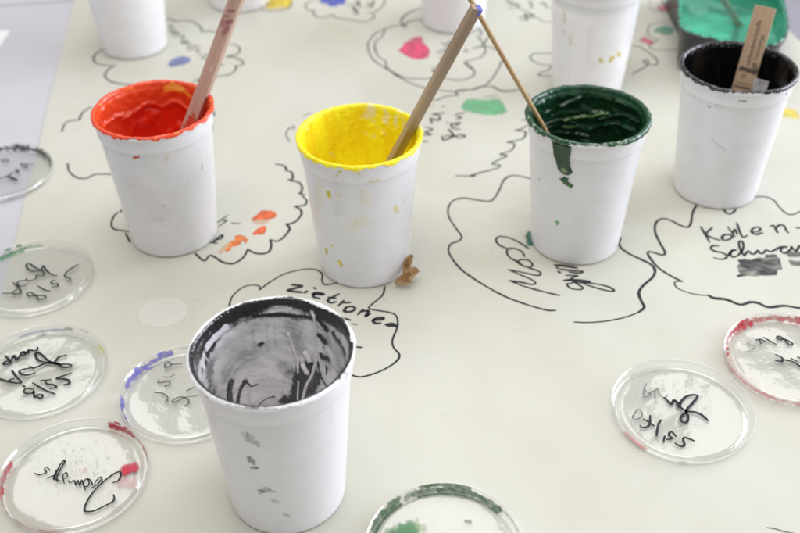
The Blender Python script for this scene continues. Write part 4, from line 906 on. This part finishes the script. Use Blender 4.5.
lid_text('L5', [(Z(0, 340, 8.889, [(335, 65), (320, 95), (250, 90), (255, 115), (200, 105), (185, 135), (230, 125), (200, 110)], [(45, 140), (85, 180), (90, 205), (30, 215), (50, 190), (95, 190)], [(95, 190), (125, 140), (150, 175), (185, 130)],
    [(590, 135), (520, 155), (485, 195), (420, 200), (345, 180), (318, 140), (325, 110), (370, 130), (440, 190), (520, 215), (600, 215), (632, 225), (620, 240), (560, 240), (500, 210), (430, 205), (390, 212), (340, 235), (300, 250), (260, 235)],
    [(270, 250), (195, 265), (172, 285), (200, 305), (250, 312), (310, 292)], [(105, 270), (150, 330), (190, 375), (150, 382), (60, 365), (-20, 340)], [(60, 365), (120, 345)], [(630, 295), (505, 340), (560, 345), (610, 360), (615, 385), (570, 398)], [(360, 362), (455, 352)], [(205, 405), (220, 415)]), 1.9),
    (Z(0, 340, 8.889, [(400, 365), (420, 390), (480, 400), (500, 420), (440, 435)], [(290, 380), (390, 440), (490, 480)], [(300, 440), (240, 430), (210, 455), (240, 475), (290, 470), (300, 450), (300, 480), (310, 510), (340, 485), (380, 490), (360, 520), (330, 500)]), 1.4)])
BS = (.20, .24, .52)
ring_smear('L5', [([(20, 338), (40, 332), (65, 329)], 5, .9, BS, .55), ([(65, 329), (70, 330)], 6., 1.2, (.1, .1, .1), .6), ([(38, 341), (43, 340)], 1., 1.4, (.12, .12, .12), .8), ([(100, 343), (105, 348)], 4., 2., (.65, .68, .05), .6), ([(88, 325), (95, 329)], 8, .6, (.2, .2, .2), .4)], rag=.9)
ring_smear('L5', [([(110, 375), (106, 388), (92, 402), (70, 413), (40, 420)], 8., .45, (.1, .1, .1), .5)], rag=.9)
make_lid('L6', (188, 392), 'clear lid with blue paint streaks, partly hidden behind the black smeared cup', 6.)
lid_text('L6', [(Z(130, 350, 8.889, [(460, 122), (370, 125), (345, 105), (315, 120), (312, 155), (345, 150), (370, 128)], [(300, 238), (350, 240), (400, 215)], [(262, 265), (248, 290), (300, 285), (345, 280), (352, 305), (310, 322)], [(220, 380), (290, 385), (335, 420), (318, 470)], [(505, 365), (550, 340), (580, 330)],
    [(500, 420), (430, 420), (375, 455), (400, 462), (450, 440), (480, 425), (520, 440), (520, 475), (485, 495)]), 1.3), (Z(130, 350, 8.889, [(480, 420), (625, 405)]), .7)], noisy('grey_marker_ink', (.07, .07, .07), .1, 400, .5, .1, dark=(.16, .16, .16)))
BL = (.10, .09, .48)
ring_smear('L6', [([(122, 383), (130, 371), (140, 362)], 4.5, 2.8, BL, .8), ([(140, 362), (152, 354), (168, 347)], 5., 1.6, BL, .8), ([(155, 351), (166, 347)], 6., 2.2, BL, .85), ([(129, 369), (131, 367)], 8.4, 1.3, BL, .85), ([(116, 398), (120, 410), (128, 420)], 4.8, 2.6, BL, .75), ([(180, 343), (190, 342)], 7, .7, BL, .35), ([(190, 438), (212, 434)], 7, 1., BL, .4), ([(151, 365), (152, 364)], .6, 1.1, BL, .9), ([(119, 378), (121, 376)], 8, .9, BL, .7)], rag=.9)
make_lid('L7', (75, 474), 'clear lid with thin cursive writing, water drops and red blobs, bottom left corner', 7.)
lid_text('L7', [(Z(30, 450, 7.619, [(635, 340), (642, 365), (625, 395), (560, 430), (480, 465), (420, 465), (415, 440), (440, 380), (490, 310), (560, 240), (640, 180), (685, 165), (692, 190), (670, 235), (630, 248)]), 1.25),
    (Z(30, 450, 7.619, [(465, 290), (510, 265), (548, 215), (535, 205), (500, 240), (490, 265)], [(480, 270), (460, 230), (430, 220), (405, 250), (420, 280), (450, 260), (440, 215)], [(420, 300), (395, 230), (380, 270), (365, 230), (350, 265), (335, 230), (310, 250), (290, 235)], [(260, 250), (250, 200), (275, 170), (285, 195), (260, 220)], [(245, 235), (200, 225), (230, 150), (265, 90), (258, 80), (225, 120), (180, 225), (200, 150)], [(130, 215), (190, 190), (250, 180)], [(215, 230), (175, 200), (130, 215)], [(150, 150), (125, 130), (110, 150), (125, 170), (75, 188), (38, 178)]), .95)])
CR = (.46, .012, .045)
lid_daub('L7', [(Z(30, 450, 7.619, [(725, 150), (745, 140)])[0], 3.6, CR, 1.), (Z(30, 450, 7.619, [(770, 138), (805, 125)])[0], 2., CR, .9), (Z(30, 450, 7.619, [(790, 120), (800, 140)])[0], 2.4, CR, .95)], rag=.25, step=.35)
lid_daub('L7', [(Z(30, 450, 7.619, [(700, 245), (770, 255)])[0], 3.4, (.6, .2, .25), .3), (Z(30, 450, 7.619, [(380, 155), (430, 143)])[0], 1., (.6, .15, .2), .4)], rag=.8, step=.4)
ring_smear('L7', [([(108, 427), (118, 430), (128, 436)], 5., 2.3, CR, 1.), ([(128, 436), (140, 443)], 5, 1.2, CR, .7), ([(142, 446), (148, 452), (150, 462)], 4.5, 1.8, CR, .75), ([(119, 422), (122, 423)], 8.6, 1.4, CR, 1.), ([(124, 429), (126, 430)], 7., 1.2, CR, .9)], rag=.7)
ring_smear('L7', [([(4, 462), (0, 475), (-1, 490)], 5., 2.2, CR, .85), ([(-1, 488), (8, 508), (25, 522), (45, 530), (60, 534)], 6., 1.9, CR, .75), ([(20, 518), (45, 528)], 5., 3., CR, .6)], rag=.8)
make_lid('L8', (445, 547), 'clear lid with dark green paint on its rim, cut off by the bottom edge', 8.)
GN = (.022, .10, .03)
ring_smear('L8', [([(378, 527), (388, 512), (400, 504)], 5.2, 3.2, GN, .85), ([(424, 497), (440, 495), (466, 499)], 8.3, 1.6, GN, .9), ([(420, 503), (440, 501), (470, 506), (490, 516)], 4.6, 2.0, GN, .9), ([(412, 500), (430, 498)], 5.2, 3., GN, .6), ([(378, 532), (390, 519), (410, 510)], 1.6, 1.2, GN, .8), ([(455, 497), (465, 500)], 6., 2.6, GN, .9), ([(488, 512), (498, 522), (506, 533)], 6., 1., GN, .4), ([(425, 506), (460, 506), (485, 517)], 1.6, 1.1, GN, .8)], rag=.75)
lid_daub('L8', [([(392, 537), (402, 531), (412, 528)], 5., (.05, .20, .07), .9), ([(418, 526), (424, 527)], 2., (.2, .35, .1), .4), ([(466, 521), (470, 522)], 1.2, (.05, .1, .04), .6)], rag=.6, step=.5)
def drops(key, pts):
    o, c = LIDS[key]; parts = []
    for (x, y), r in pts:
        q = at(x, y, 3.4)[:2] - c
        V = [(q[0], q[1], 3.35 + r * .55)]; Fc = []
        for i in range(1, 5):
            for j in range(10):
                a = i / 4 * pi / 2; V.append((q[0] + r * math.sin(a) * math.cos(j * pi / 5), q[1] + r * math.sin(a) * math.sin(j * pi / 5), 3.35 + .55 * r * math.cos(a)))
        for j in range(10): Fc.append((0, 1 + j, 1 + (j + 1) % 10))
        for i in range(3):
            for j in range(10): Fc.append((1 + i * 10 + j, 11 + i * 10 + j, 11 + i * 10 + (j + 1) % 10, 1 + i * 10 + (j + 1) % 10))
        parts.append((V, Fc))
    V, Fc, _ = merge(parts); link('water_drops', mesh('water_drops', V, Fc, DROP), o, kind='stuff')
random.seed(3)
P = [((30 + 105 * .5 + random.gauss(-14, 22), 470 + random.gauss(0, 14)), random.uniform(.25, .6)) for _ in range(170)]
P += [((random.uniform(85, 120), random.uniform(485, 508)), random.uniform(.3, .75)) for _ in range(40)] + [((random.uniform(60, 110), random.uniform(440, 475)), random.uniform(.5, 1.)) for _ in range(22)]
drops('L7', P)
P = [(z_, 1.3) for z_ in Z(710, 310, 8.889, [(455, 375), (445, 450), (520, 460), (365, 510), (540, 518), (455, 558), (530, 168)])[0]] + [((random.uniform(732, 790), random.uniform(335, 388)), random.uniform(.3, .7)) for _ in range(50)]
drops('L2', P)

# ---------------------------------------------------------------- tray of turquoise paint
TZ = 50.
rim_px = [(677, -4), (677.5, 10), (678.5, 22), (681, 28), (687, 32.5), (705, 37.5), (730, 43), (750, 46.5), (768, 46.5), (780, 43), (787, 35), (789, 25), (787, 10), (784, -4)]
rim = [at(*p, TZ)[:2] for p in rim_px]
lft, rgt = rim[0], rim[-1]; ax = np.array([.2, .98]); 
back = [rgt + np.array([12, 60]), rgt + np.array([6, 84]), rgt + np.array([-14, 96]), lft + np.array([28, 108]), lft + np.array([12, 100]), lft + np.array([6, 78])]
outl = smooth_line(rim + back + [rim[0]], 3.)[:-1]
cen = outl.mean(0)
loops = []      # (scale, z) around the outline : outside up, over the rolled rim, inside down
def ring(inset, z):
    d = outl - cen; n = np.linalg.norm(d, axis=1)[:, None]; q = cen + d * (1 - inset / n); return [(a, b, z) for a, b in q]
pro = [(13, 0.4), (12, 0), (10, .3), (3.6, 44), (3, 45), (.6, 45.2), (0, 46), (.1, 49.4), (.8, 50), (2.2, 50.2), (3.4, 49.6), (4.4, 47), (11.5, 4), (13.5, 2.5)]
V = []; Fc = []; no = len(outl)
for ins, z in pro: V += ring(ins, z)
for i in range(len(pro) - 1):
    for j in range(no): Fc.append((i * no + j, i * no + (j + 1) % no, (i + 1) * no + (j + 1) % no, (i + 1) * no + j))
Fc.append(tuple(range(no - 1, -1, -1))); Fc.append(tuple(range((len(pro) - 1) * no, len(pro) * no)))
tray = empty('paint_tray', (0, 0, 0), label='black plastic tray of turquoise green paint behind the black cup', cat='paint tray')
link('tray_body', mesh('tray_body', V, Fc, BLACKPLASTIC), tray)
# paint: film on the walls and lip, then the pool
zs = np.linspace(49, 22, 34); TQ = np.array((.045, .36, .225)); TD = np.array((.010, .15, .085)); TL = np.array((.26, .58, .47))
rows = [(.35, 50.15), (.9, 50.5), (2.2, 50.75), (3.5, 50.1)] + [(4.7 + (47 - z) * .163, z) for z in zs]
V = []; 
for ins, z in rows: V += ring(ins + .25, z)
V = np.array(V); n1 = nzv(V, .12, 3.); n2 = nzv(V, .45, 6.)
dd = V[:, :2] - cen; V[:, :2] -= dd / np.linalg.norm(dd, axis=1)[:, None] * np.clip(.4 + .9 * n1 + .3 * n2, 0, 2)[:, None]
C = mixc(mixc(TQ, TD, sm(.0, .4, n1)), TL, sm(.15, .5, n2) * .6 * (V[:, 2] > 46)); Fc = []
cut = nzv(np.array(ring(0, 50)), .2, 4.)
for i in range(len(rows) - 1):
    for j in range(no):
        if i < 2 and cut[j] > .12 - .15 * i: continue
        Fc.append((i * no + j, i * no + (j + 1) % no, (i + 1) * no + (j + 1) % no, (i + 1) * no + j))
link('paint_coat', mesh('paint_coat', V, Fc, PAINT, col=C), tray)
V = []; Fc = []; nr = 34
for i in range(nr):
    k = (i + .01) / (nr - 1) ; V += [(cen[0] + (a - cen[0]) * k, cen[1] + (b - cen[1]) * k, 24) for a, b, z in ring(8.2, 24)]
for i in range(nr - 1):
    for j in range(no): Fc.append((i * no + j, (i + 1) * no + j, (i + 1) * no + (j + 1) % no, i * no + (j + 1) % no))
V = np.array(V); C = mixc(TQ * .95, TQ * 1.25, sm(-.2, .4, nzv(V, .04, 2.))); V[:, 2] += .9 * nzv(V, .05, 3.) + .5 * nzv(V, .15, 8.)
bub = np.clip(nzv(V, .55, 14.) - .45, 0, 1) * 3; V[:, 2] += bub; C = mixc(C, TL, np.clip(bub, 0, 1) * .5)
gq = np.array([at(738, 24, 24)[:2], at(733, 42, 24)[:2]]); gd = seg_d(V[:, :2], [gq[0], gq[1]]); C = mixc(C, TD, np.exp(-(gd / 4.) ** 2) * .9); V[:, 2] -= 1.5 * np.exp(-(gd / 4.) ** 2)  # stick's dark green reflection painted into the pool colour, pressed in as a groove
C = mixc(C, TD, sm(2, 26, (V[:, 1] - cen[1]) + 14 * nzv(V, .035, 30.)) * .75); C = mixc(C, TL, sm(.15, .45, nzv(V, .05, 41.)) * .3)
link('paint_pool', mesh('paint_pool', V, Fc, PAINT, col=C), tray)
P0 = at(741, 27, 22.); P1 = at(712, -17, 56.)
d = P1 - P0; mm = frame(P0, d, math.radians(30))
o = add_stick('stirring_stick', mm, stick_mesh('stirring_stick', 150, 5.5, 3.2, WOODG), label='narrow wooden stick coated in green lying across the turquoise paint tray', cat='stirring stick', group=GRP)
sg = side_sign(mm)
stick_daub('paint_smear', o, [([(-2, 0), (-2, 150)], 4.5, (.012, .13, .07), 1.)], 5.5, 3.2, 150, side=sg, rag=.4, step=.8)

# ---------------------------------------------------------------- dried leaf beside the yellow cup
def petal(base, tip, w, curl, sd, nl=16, nw=8):
    base, tip = np.array(base, float), np.array(tip, float); a = tip - base; L = np.linalg.norm(a); a /= L
    s = np.cross(a, [0, 0, 1]); s /= np.linalg.norm(s); u = np.cross(s, a)
    V = []; Fc = []
    for i in range(nl + 1):
        t = i / nl; ww = w * (math.sin(pi * (t * .86 + .1)) ** .7)
        for j in range(nw + 1):
            q = j / nw * 2 - 1
            ww2 = ww * (1 + .35 * nz(t * 5, q * 1.5, sd + 4)); p = base + a * L * (t + .10 * nz(q * 3, t * 2, sd + 8)) + s * q * ww2 + u * (1.6 * curl * (q * q) * ww + 1.3 * nz(t * 3, q * 2., sd) + curl * 3. * t * t)
            V.append(p)
    for i in range(nl):
        for j in range(nw): k = i * (nw + 1) + j; Fc.append((k, k + 1, k + nw + 2, k + nw + 1))
    n = len(V); th = np.array([0, 0, .35]); V += [p - th for p in V]
    Fc += [tuple(x + n for x in f[::-1]) for f in Fc[:]]
    return V, Fc
b0 = at(397, 282, 2); lf = empty('dried_leaf', (b0[0], b0[1], 0), label='small curled brown dried leaf lying against the foot of the yellow cup', cat='leaf')
loc = lambda x, y, z: at(x, y, z) - np.array([b0[0], b0[1], 0])
for bs, tp, w, cu, sd in ((loc(396, 284, 2), loc(411, 286, 3), 5.0, 1.0, 1.), (loc(403, 285, 3), loc(420, 274, 7), 4.4, 1.1, 2.), (loc(405, 275, 5), loc(414, 259, 10), 3.2, 1.4, 3.)):
    V, Fc = petal(bs, tp, w, cu, sd); link('petal', mesh('petal', V, Fc, LEAF), lf)

# ---------------------------------------------------------------- light: a window wall beyond the table and daylight in a pale room
w = bpy.data.worlds.new('World'); scene.world = w; w.use_nodes = True
bg = w.node_tree.nodes['Background']; bg.inputs[0].default_value = (.97, .96, 1., 1); bg.inputs[1].default_value = .31
def lamp(name, loc, target, sx, sy, power, col):
    l = bpy.data.lights.new(name, 'AREA'); l.shape = 'RECTANGLE'; l.size, l.size_y = sx, sy; l.energy = power; l.color = col
    o = bpy.data.objects.new(name, l); COL.objects.link(o); o.location = loc
    o.rotation_euler = (Vector(target) - Vector(loc)).to_track_quat('-Z', 'Y').to_euler(); return o
# window bays: the bar between them is what the lids mirror
T0 = Vector((0, .65, 0))
def bay(az0, az1, rad, h0, h1, dens, col):
    am = math.radians((az0 + az1) / 2); c = Vector((math.sin(am) * rad, .0 + math.cos(am) * rad, (h0 + h1) / 2))
    wd = 2 * rad * math.tan(math.radians(abs(az1 - az0) / 2)); hh = (h1 - h0)
    return lamp('window_light', c, (0, c.y * 0 + .55, 0), wd, hh * 1.15, dens * wd * hh, col)
for a0, a1 in ((-34, -16), (-15.2, 15.0), (16.1, 40)):
    bay(a0, a1, 2.6, 2.05, 3.9, 5.1, (1., .985, .97))
lamp('window_light', (2.6, 1.3, .95), (0.1, .7, 0.05), 2.4, 1.5, 86, (.83, .875, 1.))
lamp('overhead_fill', (-.2, .15, 3.1), (0, .8, 0), 2.2, 1.6, 44, (1., .965, .92))  # fill lamp added overhead to brighten cup interiors, cup fronts and sticks
scene.view_settings.view_transform = 'Standard'; scene.view_settings.look = 'None'
scene.view_settings.exposure = .31; scene.view_settings.gamma = 1
scene.cycles.transparent_max_bounces = 24; scene.cycles.max_bounces = 8
scene.cycles.use_denoising = True
